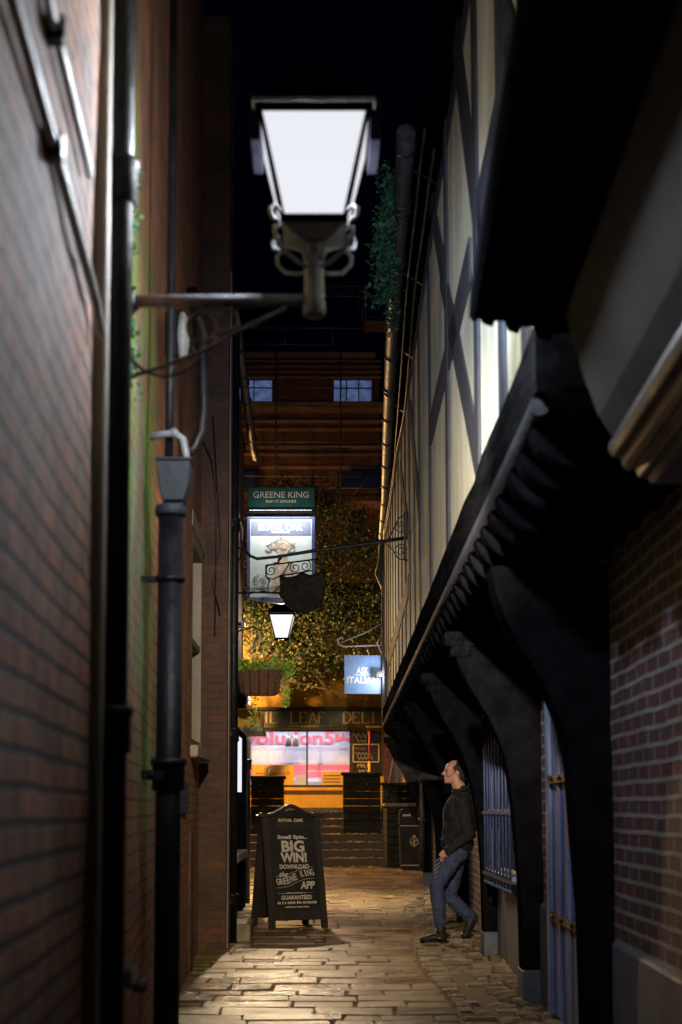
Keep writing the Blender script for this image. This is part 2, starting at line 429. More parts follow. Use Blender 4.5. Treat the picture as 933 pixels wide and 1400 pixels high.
def spiral(c, r0, r1, a0, a1, n=20, plane='xz', flipx=1):
    out = []
    for i in range(n+1):
        t = i/n; r = r0+(r1-r0)*t; a = R(a0+(a1-a0)*t)
        dx, dz = r*math.cos(a)*flipx, r*math.sin(a)
        out.append(Vector((c[0]+dx, c[1], c[2]+dz)) if plane == 'xz' else Vector((c[0], c[1]+dx, c[2]+dz)))
    return out

# ================================================================== SETTING
mb = MB(); mb.add([(-400,-60,-.06),(400,-60,-.06),(400,900,-.06),(-400,900,-.06)], [(0,1,2,3)])
struct(mb.build('ground', M['ground']))

# paving: individual worn slabs laid in courses across the alley
rnd = random.Random(3)
mb = MB(); y = 3.0
while y < 31.0:
    dep = rnd.choice((.24,.3,.36,.44))*rnd.uniform(.9, 1.12); x = XL(min(y, 13.1))-.02 if y < 13.2 else XP(y)-.02
    xr = .80+.02*(y-9)+.06*math.sin(y*.9) if y < 24 else 2.4
    if y > 17: xr += (y-17)*.10
    off = rnd.uniform(-.25, 0); x += 0
    first = True
    while x < xr-.1:
        w = rnd.uniform(.22, .62)
        if first: w = rnd.uniform(.15, .5); first = False
        w = min(w, xr-x) if xr-x-w > .15 else xr-x
        g = rnd.uniform(.004, .013); dz = rnd.uniform(-.005, .007)
        tk = .006+.004*max(0, min(1, (y-12)/8)); tl = [rnd.uniform(-tk, tk) for _ in range(4)]
        sk = rnd.uniform(-.022, .022)
        b = [(x+g, y+g+rnd.uniform(0,.008), -.05), (x+w-g+sk, y+g+rnd.uniform(0,.008), -.05), (x+w-g, y+dep-g-rnd.uniform(0,.008), -.05), (x+g+sk, y+dep-g-rnd.uniform(0,.008), -.05)]
        t = [(p[0], p[1], dz+tl[i]) for i, p in enumerate(b)]
        mb.hexa(b, t); x += w
    y += dep
struct(mb.build('paving', M['slab'], bevel=.006, seg=2))
# rough cobbled channel beside the right-hand wall
mb = MB(); y = 3.0
while y < 31.5:
    dep = rnd.uniform(.10, .20); x = .80+.02*(y-9)+.06*math.sin(y*.9)+.01
    if y > 17: x += (y-17)*.10
    while x < XG(y)+.25:
        w = rnd.uniform(.09, .24)
        h = .006+rnd.uniform(-.010, .012)+.10*max(0, (x-1.15))-.03*math.exp(-((x-.98)/.09)**2)
        g = .007
        b = [(x+g+rnd.uniform(0,.01), y+g, -.06), (x+w-g, y+g+rnd.uniform(0,.02), -.06), (x+w-g-rnd.uniform(0,.01), y+dep-g, -.06), (x+g, y+dep-g-rnd.uniform(0,.02), -.06)]
        t = [(p[0], p[1], h+rnd.uniform(-.008,.008)) for p in b]
        mb.hexa(b, t); x += w
    y += dep
struct(mb.build('cobbled_channel', M['cobble'], bevel=.014, seg=2))
mb = MB(); mb.add([(-1.6,2,-.012),(2.9,2,-.012),(2.9,31.6,-.012),(-1.6,31.6,-.012)], [(0,1,2,3)])
struct(mb.build('joint_earth', mat('gritty joint earth', (.13,.095,.06), .8, .4, 12, .6)))
# stone steps up to the street
mb = MB(); SH = .17; y = 31.5
for i in range(7):
    yy = y+i*.38
    mb.box(-3.2, 1.45+.02*i, yy, yy+.40, -.05, SH*(i+1))
    mb.box(-3.2, 1.45+.02*i, yy-.03, yy+.37, SH*(i+1)+.001, SH*(i+1)+.012)
struct(mb.build('steps', M['step'], bevel=.012))
ST = SH*7+.012
mb = MB(); mb.box(-120, 120, 34.14, 260, -.05, ST); struct(mb.build('street', M['asphalt']))
mb = MB(); mb.box(-120, 120, 35.6, 37.0, ST, ST+.11); struct(mb.build('pavement', M['step'], bevel=.01))

# ================================================================== LEFT SIDE
# nearest building
bld = thing('brick_building', 'near brown brick building out of focus with faded mortar at the left edge', 'building', (XL(0), 0, 0))
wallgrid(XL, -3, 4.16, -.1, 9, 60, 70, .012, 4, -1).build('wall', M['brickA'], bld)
mb = MB(); x = XL(4.1); mb.box(x-.01, x+.035, 4.10, 4.18, -.05, 9); mb.build('corner_board', M['palewood'], bld, bevel=.006)
# conduits along it
for k, (za, zb, r) in enumerate(((3.06, 3.02, .012), (2.80, 2.74, .014))):
    pts = [(XL(y)+.022, y, za+(zb-za)*(y-2)/2) for y in (1.0, 2.0, 3.0, 3.4, 3.75 if k == 0 else 3.95)]
    if k: pts.append((pts[-1][0]+.004, 4.03, pts[-1][2]-.07))
    t = thing('conduit', ['pale upper conduit pipe running along the near brown brick wall', 'lower pale conduit with shadow beneath on the near brown brick wall'][k], 'pipe', pts[0], 'conduits on the near wall')
    MB().tube(pts, r, 10).build('pipe', M['conduit'], t)
    for yy in (2.2, 3.05):
        mb = MB(); zz = za+(zb-za)*(yy-2)/2; mb.box(XL(yy)-.005, XL(yy)+.045, yy-.02, yy+.02, zz-.03, zz+.03); mb.build('clip', M['iron'], t, bevel=.004)

def drainpipe(label, x, y, r, z0, z1, collars, sides=18, matn='iron', group='drainpipes on the left walls', shoe=True, parts=None):
    t = thing('drainpipe', label, 'drainpipe', (x, y, z0), group)
    MB().tube([(x, y, z0), (x, y, z1)], r, sides).build('pipe', M[matn], t)
    for zc in collars:
        mb = MB(); mb.lathe([(r*1.02, -.07), (r*1.28, -.065), (r*1.28, .04), (r*1.42, .045), (r*1.42, .07), (r*1.02, .075)], (x, y, zc), sides)
        c = mb.build('collar', M[matn], t)
        for dy in (-1, 1):
            mb = MB(); mb.box(x-r*2.0, x-r*.2, y+dy*r*1.1-.012, y+dy*r*1.1+.012, zc-.02, zc+.02)
            mb.ball((x-r*1.2, y+dy*(r*1.1+.015), zc), .013, n=6)
            mb.build('fixing_ear', M[matn], c)
    return t
z1 = at(150, 240, 4.2).z; z2 = at(130, 998, 4.2).z
drainpipe('thick black cast iron drainpipe nearest the camera on the corner of the brown brick wall', -.628, 4.25, .045, 0, 9, [z1, z2, .35])

# second stretch of wall with window
bld = thing('brick_building', 'tall red brick building streaked with green moss behind the first drainpipe', 'building', (XL(5), 5, 0))
WY0, WY1, WZ0, WZ1 = 11.55, 12.75, at(268, 1022, 12).z, at(268, 735, 12).z
mbw = MB()
def fB(y): return XL(y)
for (a, b, c, d) in ((4.2, WY0, -.1, 9), (WY1, 13.2, -.1, 9), (WY0, WY1, -.1, WZ0), (WY0, WY1, WZ1, 9)):
    g = wallgrid(fB, a, b, c, d, max(2, int((b-a)*6)), max(2, int((d-c)*5)), .012)
    mbw.add(g.v, g.f)
mbw.add([(fB(4.2), 4.2, -.1), (-4.5, 4.2, -.1), (-4.5, 4.2, 9), (fB(4.2), 4.2, 9)], [(0,1,2,3)])
mbw.add([(fB(4.2), 4.2, 9), (fB(13.2), 13.2, 9), (-4.5, 13.2, 9), (-4.5, 4.2, 9)], [(0,1,2,3)])
mbw.build('wall', M['brickB'], bld)
w = MB(); xw = fB(12.1)
w.box(xw-.10, xw+.022, WY0, WY0+.11, WZ0, WZ1); w.box(xw-.10, xw+.012, WY1-.11, WY1, WZ0, WZ1)
w.box(xw-.10, xw+.018, WY0+.11, WY1-.11, WZ1-.11, WZ1); w.box(xw-.10, xw+.0, WY0+.11, WY1-.11, (WZ0+WZ1)/2-.03, (WZ0+WZ1)/2+.03)
w.box(xw-.12, xw+.005, WY0+.11, WY1-.11, WZ0, WZ0+.07)
win = w.build('window', M['palewood'], bld, bevel=.005)
MB().box(xw-.10, xw-.09, WY0+.1, WY1-.1, WZ0+.05, WZ1-.1).build('pane', M['glassdark'], win)
MB().box(xw-.12, xw+.09, WY0-.06, WY1+.05, WZ0-.10, WZ0-.001).build('sill', M['render'], win, bevel=.012)
MB().box(xw-.05, xw+.035, WY0-.08, WY1+.05, WZ1+.001, WZ1+.14).build('lintel', M['render'], win, bevel=.01)
# low dark strip standing on the wall further down
MB().box(fB(11.6)-.06, fB(11.6)+.03, 11.35, 11.62, -.05, 1.12).build('dark_strip', M['brickC'], bld, bevel=.01)
# pier facing the camera
p = wallgrid(lambda y: -.885, 13.25, 13.75, -.1, 9, 3, 60, .004, 1.4, -1)
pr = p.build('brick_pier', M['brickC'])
tag(pr, 'dark brick pier projecting into the alley beyond the sash window, its edge lit orange', 'pier')
MB().box(-.90, -.873, 13.40, 13.62, 0, 6.5).build('lit_edge_strip', M['palewood'], pr, bevel=.005)  # pale strip puts the light on the pier's edge into colour
# plaque
o = MB().box(XL(10.3)-.005, XL(10.3)+.02, 10.0, 10.55, at(268, 1112, 10.3).z, at(268, 1070, 10.3).z).build('wall_plaque', M['navy'], bevel=.004)
tag(o, 'small dark blue plaque on the red brick wall below the sash window', 'plaque')
# cables on the pier
for k, (pts, lab) in enumerate(((((-1.03,13.2,5.0),(-.98,13.19,4.2),(-.95,13.19,3.8),(-1.02,13.19,3.4),(-.95,13.19,3.1)), 'thin black cable looping down the dark brick pier'),
                               (((-1.1,12.9,4.75),(-1.03,13.1,4.55),(-.99,13.2,4.2),(-1.0,13.2,2.9)), 'black cable sagging from the wall corner beside the brick pier'))):
    tag(MB().tube(pts, .007, 6).build('cable', M['cable']), lab, 'cable', 'cables on the brick pier')

# thick rainwater pipe with hopper
YP = 6.25; xc = at(231, 1000, YP).x; zt = at(231, 700, YP).z
t = drainpipe('fat black rainwater pipe under a square hopper box on the mossy brick wall', xc, YP, .056, 0, zt, [at(231, 1060, YP).z])
mb = MB(); zc = at(231, 792, YP).z
mb.lathe([(.057,-.012),(.066,-.012),(.066,.012),(.057,.012)], (xc, YP, zc), 18); mb.box(XL(YP)-.01, xc-.04, YP-.02, YP+.02, zc-.012, zc+.012)
mb.build('clamp_ring', M['iron'], t)
hz0, hz1 = at(231, 682, YP).z, at(231, 634, YP).z; hx = at(239, 660, YP).x
mb = MB()
mb.prism([(hx-.067, hz0+.045), (hx-.075, hz1), (hx+.075, hz1), (hx+.067, hz0+.045), (hx+.045, hz0-.02), (hx-.045, hz0-.02)], 'y', YP-.07, YP+.07)
mb.box(hx-.082, hx+.082, YP-.077, YP+.077, hz1, hz1+.014)
mb.prism([(hx-.045, hz0-.022), (hx+.045, hz0-.022), (xc+.05, zt-.01), (xc-.05, zt-.01)], 'y', YP-.05, YP+.05)
mb.lathe([(.058,-.02),(.07,-.018),(.07,.025),(.058,.03)], (xc, YP, zt), 18)
mb.build('hopper', M['hopper'], t, bevel=.004)
mb = MB(); xs = at(233, 500, YP+.05).x
mb.tube([(xs, YP+.02, hz1-.01), (xs, YP+.05, hz1+.5), (xs, YP+.05, 9)], .019, 12); mb.build('upper_pipe', M['iron'], t)
mb = MB(); q = [at(a, b, YP-.02) for a, b in ((205,598),(222,594),(238,592),(250,600),(254,618),(256,640))]
mb.tube(q, .017, 12); mb.ball(q[2], .023, n=7)
mb.build('elbow_pipe', M['greyplastic'], t)
# overflow bend further along
q = [at(a, b, 8.2) for a, b in ((262,395),(277,480),(279,560),(276,590),(266,612),(250,622))]
tag(MB().tube(q, .035, 12).build('waste_pipe', M['iron']), 'black waste pipe curving down to the brick wall above the hopper box', 'pipe')
# pale bulkhead fitting
q = at(250, 460, 7.3)
t = thing('bulkhead_fitting', 'pale oval unlit wall fitting above the hopper beside the lamp bracket', 'wall fitting', q)
mb = MB(); mb.ball(q, .036, .06, .135, n=10); mb.build('cover', M['conduit'], t)
MB().box(q.x-.09, q.x-.02, q.y-.05, q.y+.05, q.z-.12, q.z+.12).build('back_plate', M['iron'], t, bevel=.01)
# low wall boxes at bottom left
q = at(168, 1336, 5.0)
o = MB().box(XL(5.0)-.01, q.x+.04, 4.93, 5.10, q.z-.03, q.z+.035).build('junction_box', M['greyplastic'], bevel=.01)
tag(o, 'small grey box low on the wall between the two drainpipes', 'wall box')
q = at(192, 1348, 5.5)
mb = MB(); mb.lathe([(.001,-.03),(.024,-.028),(.026,.02),(.001,.03)], (q.x, 5.5, q.z), 12, Matrix.Rotation(R(90), 4, 'Y')); mb.tube([(q.x, 5.5, q.z), (XL(5.5)-.01, 5.5, q.z)], .012, 8)
tag(mb.build('outlet_cap', M['greyplastic']), 'tiny pale round cap low on the wall beside the fat rainwater pipe', 'cap')

def leaves(mb, c, n, spread, size, rnd, up=0, quad=True):
    for _ in range(n):
        p = Vector(c)+Vector((rnd.gauss(0, spread[0]), rnd.gauss(0, spread[1]), rnd.gauss(0, spread[2])))
        a = Vector((rnd.uniform(-1,1), rnd.uniform(-1,1), rnd.uniform(-1,1)+up)).normalized()
        b = a.orthogonal().normalized(); b = Matrix.Rotation(rnd.uniform(0, 6.28), 3, a) @ b
        s = size*rnd.uniform(.6, 1.3)
        m = p+a*s*.5+b.cross(a)*s*.08
        mb.add([p, m+b*s*.32, p+a*s, m-b*s*.32], [(0,1,2,3)])
for (px, py, Y, n, lab) in ((188, 272, 5.2, 90, 'small tuft of green wall fern high above the lamp bracket'), (184, 470, 5.3, 120, 'bright green moss tuft growing on the wall under the lamp bracket')):
    mb = MB(); x = XL(Y)+.02
    c = at(px, py, Y); c.x = x
    for i in range(6): leaves(mb, c+Vector((0, rnd.uniform(-.1,.1), rnd.uniform(-.14,.14))), n//6, (.014,.05,.05), .028, rnd)
    tag(mb.build('wall_plant', M['ivy'], recalc=False), lab, 'plant', 'plants on the mossy wall')

# ------------------------------------------------------------------ street lantern on bracket
def lantern(root, c, wt, wb, h, capc, glass, frame, sock=True):
    """tapered square lantern; c = centre of glass bottom"""
    x, y, z = c; a, b = wt/2, wb/2
    fr = MB(); e = wt*.030
    for sx in (-1, 1):
        for sy in (-1, 1):
            fr.bar((x+sx*b, y+sy*b, z), (x+sx*a, y+sy*a, z+h), e*1.3, e*1.3)
    for k, w2, zz, hh in ((0, b, z, e*1.2), (1, a, z+h, e*1.6)):
        for s_ in (-1, 1):
            fr.box(x-w2-e, x+w2+e, y+s_*w2-e*.8, y+s_*w2+e*.8, zz-hh, zz+hh)
            fr.box(x+s_*w2-e*.8, x+s_*w2+e*.8, y-w2+e*.8, y+w2-e*.8, zz-hh*.95, zz+hh*.95)
    f = fr.build('frame', M['soot'], root)
    g = e*.35
    for (dx, dy) in ((0,-1),(0,1),(-1,0),(1,0)):
        m = MB(); A, B = a-e*.5, b-e*.5
        if dy: vs = [(x-B, y+dy*b, z+e), (x+B, y+dy*b, z+e), (x+A, y+dy*a, z+h-e), (x-A, y+dy*a, z+h-e)]; n_ = Vector((0, dy*g, 0))
        else: vs = [(x+dx*b, y-B, z+e), (x+dx*b, y+B, z+e), (x+dx*a, y+A, z+h-e), (x+dx*a, y-A, z+h-e)]; n_ = Vector((dx*g, 0, 0))
        vs = [Vector(p) for p in vs]; m.hexa([p-n_ for p in vs], [p+n_ for p in vs])
        m.build('glass_pane', glass, f)
    m = MB(); H = z+h+e*1.8; o = a+e*2.5
    MB().box(x-o, x+o, y-o, y+o, H-e*1.3, H-.0005).build('cap_rim', M['lampiron'], root)
    m.box(x-o+.010, x+o-.010, y-o+.010, y+o-.010, H-e*1.3-.007, H-e*1.3-.0005)
    r = [(o*.98, H+.001), (o*.93, H+wt*.05), (o*.45, H+wt*.36), (o*.40, H+wt*.38), (o*.40, H+wt*.48), (o*.30, H+wt*.52), (o*.12, H+wt*.60)]
    for (r0, z0), (r1, z1_) in zip(r, r[1:]):
        m.hexa([(x-r0,y-r0,z0),(x+r0,y-r0,z0),(x+r0,y+r0,z0),(x-r0,y+r0,z0)], [(x-r1,y-r1,z1_),(x+r1,y-r1,z1_),(x+r1,y+r1,z1_),(x-r1,y+r1,z1_)])
    m.build('cap', M['soot'], root)
    return f

LY = 4.66
LB = at(429.5, 300, LY-.09); LT = at(432, 144, LY-.18)
wt = (at(503, 142, LY-.18)-at(356, 142, LY-.18)).x; wb = (at(472, 300, LY-.09)-at(388, 300, LY-.09)).x
M['lamp1'] = emit('lit white lamp glass', (.92, .93, 1.0), .93, .12)
root = thing('wall_lantern', 'large lit white street lantern on a black bracket arm over the near alley', 'street lamp', (XL(LY), LY, LB.z), 'lit lanterns over the alley')
lx = LB.x
lantern(root, (lx, LY, LB.z), wt, wb, LT.z-LB.z, M['ironG'], M['lamp1'], M['soot'])
zs = at(430, 432, LY).z; zj = at(430, 360, LY).z
# socket, collar, cradle scrolls
mb = MB(); mb.lathe([(.034, zs), (.038, zs+.006), (.038, zs+.05), (.034, zs+.055), (.032, zj), (.024, zj+.03), (.020, LB.z-.005), (.0, LB.z)], (lx, LY, 0), 16)
mb.build('socket_post', M['lampiron'], root)
h2 = wb/2+.006
MB().box(lx-h2+.004, lx+h2-.004, LY-h2+.004, LY+h2-.004, LB.z-.012, LB.z-.004).build('base_tray', M['soot'], root)
MB().hexa([(lx+a*.05, LY+b*.05, LB.z-.045) for a, b in ((-1,-1),(1,-1),(1,1),(-1,1))], [(lx+a*h2, LY+b*h2, LB.z-.014) for a, b in ((-1,-1),(1,-1),(1,1),(-1,1))]).build('base_plate', M['lampiron'], root, bevel=.004)
for k in range(4):
    a = R(45+90*k); ca, sa = math.cos(a), math.sin(a)
    prof = [(.03, zj-.02), (.07, zj-.015), (.12, zj+.005), (.155, zj+.045), (.158, zj+.075), (.130, zj+.085), (.118, zj+.105), (.135, zj+.135), (.160, zj+.150), (.178, zj+.130), (.170, zj+.105), (.152, zj+.100)]
    prof = [(r_, zz) for r_, zz in prof]
    pts = [(lx+r_*ca*1.15, LY+r_*sa*1.15, zz) for r_, zz in prof]
    MB().tube(pts, .0068, 8).build('cradle_scroll', M['lampiron'], root)
    pts = [(lx+.03*ca, LY+.03*sa, zj), (lx+.05*ca, LY+.05*sa, zj+.06), (lx+.13*ca, LY+.13*sa, LB.z-.014)]
    MB().tube(pts, .009, 8).build('cradle_arm', M['lampiron'], root)
# bracket arm and scrollwork
za = at(300, 412, LY).z; xw = XL(LY)
mb = MB(); mb.tube([(xw-.02, LY, za), (lx-.02, LY, za+.004)], .0215, 14)
mb.lathe([(.024,-.03),(.028,-.025),(.028,.025),(.024,.03)], (xw+.05, LY, za), 14, Matrix.Rotation(R(90), 4, 'Y'))
mb.build('bracket_arm', M['lampiron'], root)
mb = MB(); mb.box(xw-.01, xw+.028, LY-.025, LY+.025, at(165, 558, LY).z, za+.09)
mb.build('wall_plate', M['lampiron'], root, bevel=.004)
mb = MB()
rc = [at(225, 460, LY), at(277, 447, LY), at(311, 438, LY)]
mb.tube(spiral(rc[0], .135, .135, 90, 90+300, 28), .0065, 8)
mb.tube(spiral(rc[1], .052, .05, 0, 350, 22), .0065, 8)
mb.tube(spiral(rc[2], .037, .036, 0, 355, 20), .0065, 8)
q = [(xw+.02, LY, at(165, 522, LY).z), tuple(at(210, 505, LY)), tuple(at(262, 486, LY)), tuple(at(300, 468, LY)), tuple(at(340, 445, LY)), tuple(at(392, 420, LY))]
mb.tube(q, .0075, 8)
for a_, b_ in ((296,465),(346,443),(262,478)): mb.ball(at(a_, b_, LY), .011, n=6)
mb.build('scrollwork', M['lampiron'], root)
for s_, x0, x1 in ((-1, 343, 357), (1, 505, 520)):   # shade flaps either side
    pa = at(x0, 150, LY-.1); pb = at(x1, 198, LY-.1)
    MB().box(pa.x, pb.x, LY-.14, LY+.12, pb.z, pa.z+.02).build('side_flap', M['lead'], root, bevel=.003)

def lamp(name, kind, loc, energy, col, size=.05, target=None, angle=None, blend=.6):
    d = bpy.data.lights.new(name, kind); d.energy = energy; d.color = col
    d.shadow_soft_size = size
    if kind == 'SPOT': d.spot_size = R(angle); d.spot_blend = blend
    o = bpy.data.objects.new(name, d); C.objects.link(o); o.location = loc
    if target is not None: o.rotation_euler = (Vector(target)-Vector(loc)).to_track_quat('-Z', 'Y').to_euler()
    return o
COOL = (.80, .87, 1.0); WARM = (1.0, .72, .42); SOD = (1.0, .50, .14)
lamp('lantern_light', 'POINT', (lx, LY, LB.z+.16), 13000, (.82,.89,1.0), .08)
lamp('lantern_fill_spot', 'SPOT', (lx, LY+.02, LB.z+.16), 74000, (.62,.76,1.0), .06, (1.05, 9.5, 3.7), 56, 1)  # spot added inside the lantern to brighten the upper plaster wall
lamp('lantern_far_fill_spot', 'SPOT', (lx, LY+.02, LB.z+.14), 95000, (1.0,.77,.46), .06, (.5, 14.5, 1.5), 50, .9)  # warm spot added inside the lantern to brighten the ground and the man

# ================================================================== PUB (left, beyond the pier)
pub = thing('pub_building', 'pub building on the left seen almost edge on behind its drainpipe, lit orange', 'building', (XP(14), 14, 0))
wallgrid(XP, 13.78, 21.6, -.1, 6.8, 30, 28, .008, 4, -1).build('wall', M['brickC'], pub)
MB().prism([(XP(14)-2.4, 8.2), (XP(14)-.25, 6.80), (XP(14)-.25, 6.92), (XP(14)-2.4, 8.4)], 'y', 13.9, 21.7).build('roof', M['lead'], pub)
MB().box(XP(14)-.02, XP(14)+.24, 14.05, 14.75, -.02, .17).build('doorstep', M['stonecap'], pub, bevel=.012)
zb0, zb1 = at(325, 1082, 16.5).z, at(325, 1025, 16.5).z
w = MB()
w.box(XP(16)-.02, XP(16)+.05, 15.6, 15.68, .8, zb1+.25); w.box(XP(16)-.02, XP(16)+.05, 17.4, 17.48, .8, zb1+.25)
w.box(XP(16)-.02, XP(16)+.05, 15.68, 17.4, zb1+.17, zb1+.25)
win = w.build('window', M['blackwood'], pub, bevel=.005)
MB().box(XP(16)-.01, XP(16)+.03, 15.68, 17.4, zb0, zb1+.17).build('pane', emit('lit pub window', (.80,.82,1), 1.1), win)
MB().box(XP(16)-.02, XP(16)+.10, 15.55, 17.5, .70, .80).build('sill', M['render'], win, bevel=.01)
w = MB()
for ya in (18.2, 18.55, 18.9): w.box(XP(18.5)-.02, XP(18.5)+.09, ya, ya+.12, 0, 2.95)
w.build('pilaster', M['blackwood'], pub, bevel=.006)
o = MB().box(XP(19), XP(19)+.34, 17.9, 19.1, 2.30, 2.55)
o = o.build('door_hood', M['ochre'], pub, bevel=.01)
MB().box(XP(19)-.0, XP(19)+.37, 17.86, 19.14, 2.26, 2.298).build('hood_soffit', M['greyplastic'], o)
drainpipe('tall thin black drainpipe in front of the pub wall beside the brick pier', -.868, 13.95, .045, 0, 6.6, [at(318, 1005, 14).z, at(318, 720, 14).z, .4])
drainpipe('short black drainpipe far along the pub wall behind the hanging basket', at(338, 1000, 19.7).x, 19.7, .05, 0, 2.9, [1.9], group='drainpipes on the left walls')
# pub gutter
g = thing('gutter', 'curved grey metal gutter under the pub eaves at the left of the night sky', 'gutter', (-1, 16.5, 6.7))
pts = [(-.985, 15.9, 6.86), (-.985, 16.6, 6.8), (-1.0, 17.4, 6.78), (-1.02, 19, 6.78), (-1.045, 21.2, 6.78), (-1.02, 21.6, 6.70)]
MB().tube(pts, .058, 14).build('channel', M['gutter'], g)
for yy in (16.6, 17.6, 18.0, 18.8, 19.8, 20.8):
    MB().lathe([(.060,-.012),(.072,-.01),(.072,.01),(.060,.012)], (-.985-(yy-16.5)*.0125, yy, 6.785), 14, Matrix.Rotation(R(90), 4, 'X')).build('joint_ring', M['iron'], g)

# pub sign: header, trough light and framed panel
SY = 19.0
root = thing('pub_sign', 'illuminated hanging pub sign reading ROYAL OAK under a green GREENE KING board', 'sign', (XP(SY), SY, 4.2))
a, b = at(339, 667, SY), at(430, 696, SY)
hd = MB().box(a.x, b.x, SY-.03, SY+.03, b.z, a.z).build('header_board', M['signgreen'], root, bevel=.004)
w_ = b.x-a.x; cx = (a.x+b.x)/2
glyphs('GREENE KING', .12, front_at(cx, SY-.034, at(384, 677, SY).z), M['cream'], hd, fit=w_*.83)
glyphs('BURY ST EDMUNDS', .05, front_at(cx, SY-.034, at(384, 686, SY).z), M['gold'], hd, fit=w_*.45)
zb = at(384, 700, SY).z
mb = MB(); mb.box(XP(SY)-.02, b.x+.02, SY-.035, SY+.02, zb-.02, zb+.02); mb.build('bracket_bar', M['iron'], root, bevel=.004)
a, b = at(338, 707, SY), at(431, 817, SY); fw = .045
mb = MB(); mb.box(a.x, a.x+fw, SY-.04, SY+.04, b.z, a.z); mb.box(b.x-fw, b.x, SY-.04, SY+.04, b.z, a.z); mb.box(a.x+fw, b.x-fw, SY-.038, SY+.038, a.z-fw*.6, a.z)
mb.prism([(a.x, b.z), (a.x, b.z-.02), (cx, b.z-.09), (b.x, b.z-.02), (b.x, b.z)], 'y', SY-.038, SY+.038)
mb.build('sign_frame', M['navy'], root, bevel=.004)
M['panel'] = mat('pale sign panel', (.60,.66,.60), .5, .06, 2, 0)
pn = MB().box(a.x+fw, b.x-fw, SY-.02, SY+.02, b.z, a.z-fw*.6).build('picture_panel', M['panel'], root)
pl, prr, pt_, pbm = a.x+fw, b.x-fw, a.z-fw*.6, b.z
yb = SY-.024
zt0 = at(384, 732, SY).z
M['panelgrey'] = mat('slate sign band', (.13,.14,.19), .5, .15, 3, 0)
MB().box(pl+.012, prr-.012, yb-.002, yb, zt0, pt_-.03).build('name_band', M['panelgrey'], pn)
glyphs('ROYAL OAK', .11, front_at(cx, yb-.004, at(384, 722, SY).z), M['white'], pn, fit=(prr-pl)*.72, bold=.004)
MB().box(cx-.12, cx+.12, yb-.004, yb-.002, at(384, 729.5, SY).z, at(384, 727, SY).z).build('underline', M['white'], pn)
# emblem: stag-headed oak trunk with small crown shapes
M['oakbrown'] = mat('painted oak brown', (.52,.40,.28), .6, .6, 18, 0)
M['inkgreen'] = mat('ink line green', (.05,.07,.05), .6, .2, 9, 0)
tp = [(371,806),(374,790),(373,775),(372,770),(380,767),(381,757),(376,752),(369,751),(366,745),(372,747),(371,740),(378,745),(382,737),(387,732),(389,740),(395,737),(396,744),(404,741),(401,749),(396,751),(393,757),(394,767),(402,770),(401,780),(403,806)]
q = [(at(u, v, SY).x, at(u, v, SY).z) for u, v in tp]
MB().prism(q, 'y', yb-.003, yb).build('trunk_emblem', M['oakbrown'], pn)
mb = MB()
for (u, v) in ((368,750),(378,747),(388,748),(399,751)):
    mb.tube(spiral(at(u, v, SY)+Vector((0,-.026,0)), .05, .05, 200, 340, 8), .004, 4)
    mb.tube(spiral(at(u, v, SY)+Vector((0,-.026,0)), .03, .05, 200, 500, 12), .003, 4)
for u0, v0, u1, v1 in ((384,736,366,747),(384,736,404,748),(384,732,384,740),(347,800,360,790),(353,796,350,788),(358,803,366,795),(347,800,372,806)):
    mb.tube([at(u0, v0, SY)+Vector((0,-.026,0)), at(u1, v1, SY)+Vector((0,-.026,0))], .003, 4)
for k in range(16):
    u, v = rnd.uniform(345, 366), rnd.uniform(786, 804)
    mb.tube(spiral(at(u, v, SY)+Vector((0,-.026,0)), .012, .018, rnd.uniform(0,360), rnd.uniform(300,700), 6), .0025, 4)
mb.build('oak_branches', M['inkgreen'], pn)
mb = MB(); mb.box(cx-.44, cx+.46, SY-.23, SY-.17, zb-.01, zb+.02); mb.box(cx-.44, cx-.41, SY-.2, SY, zb+.0, zb+.02); mb.box(cx+.41, cx+.44, SY-.2, SY, zb+.0, zb+.02)
tr = mb.build('light_trough', M['iron'], root, bevel=.004)
MB().box(cx-.42, cx+.42, SY-.150, SY-.135, zb-.004, zb+.006).build('light_tube', emit('lit strip lamp', (.9,.93,1), 6), tr)
up_ = bpy.data.lights.new('header_light', 'AREA'); up_.shape = 'RECTANGLE'; up_.size = .85; up_.size_y = .03; up_.energy = .6; up_.color = (.9,.94,1)
uo = bpy.data.objects.new('header_light', up_); C.objects.link(uo); uo.location = (cx, SY-.142, zb+.012); uo.rotation_euler = Vector((0, .45, 1)).to_track_quat('-Z', 'Y').to_euler()
ar = bpy.data.lights.new('sign_light', 'AREA'); ar.shape = 'RECTANGLE'; ar.size = .85; ar.size_y = .03; ar.energy = 12; ar.color = (.9,.94,1)
ao = bpy.data.objects.new('sign_light', ar); C.objects.link(ao); ao.location = (cx, SY-.2, zb-.032)
ao.rotation_euler = (Vector((0, .16, -1))).to_track_quat('-Z', 'Y').to_euler()

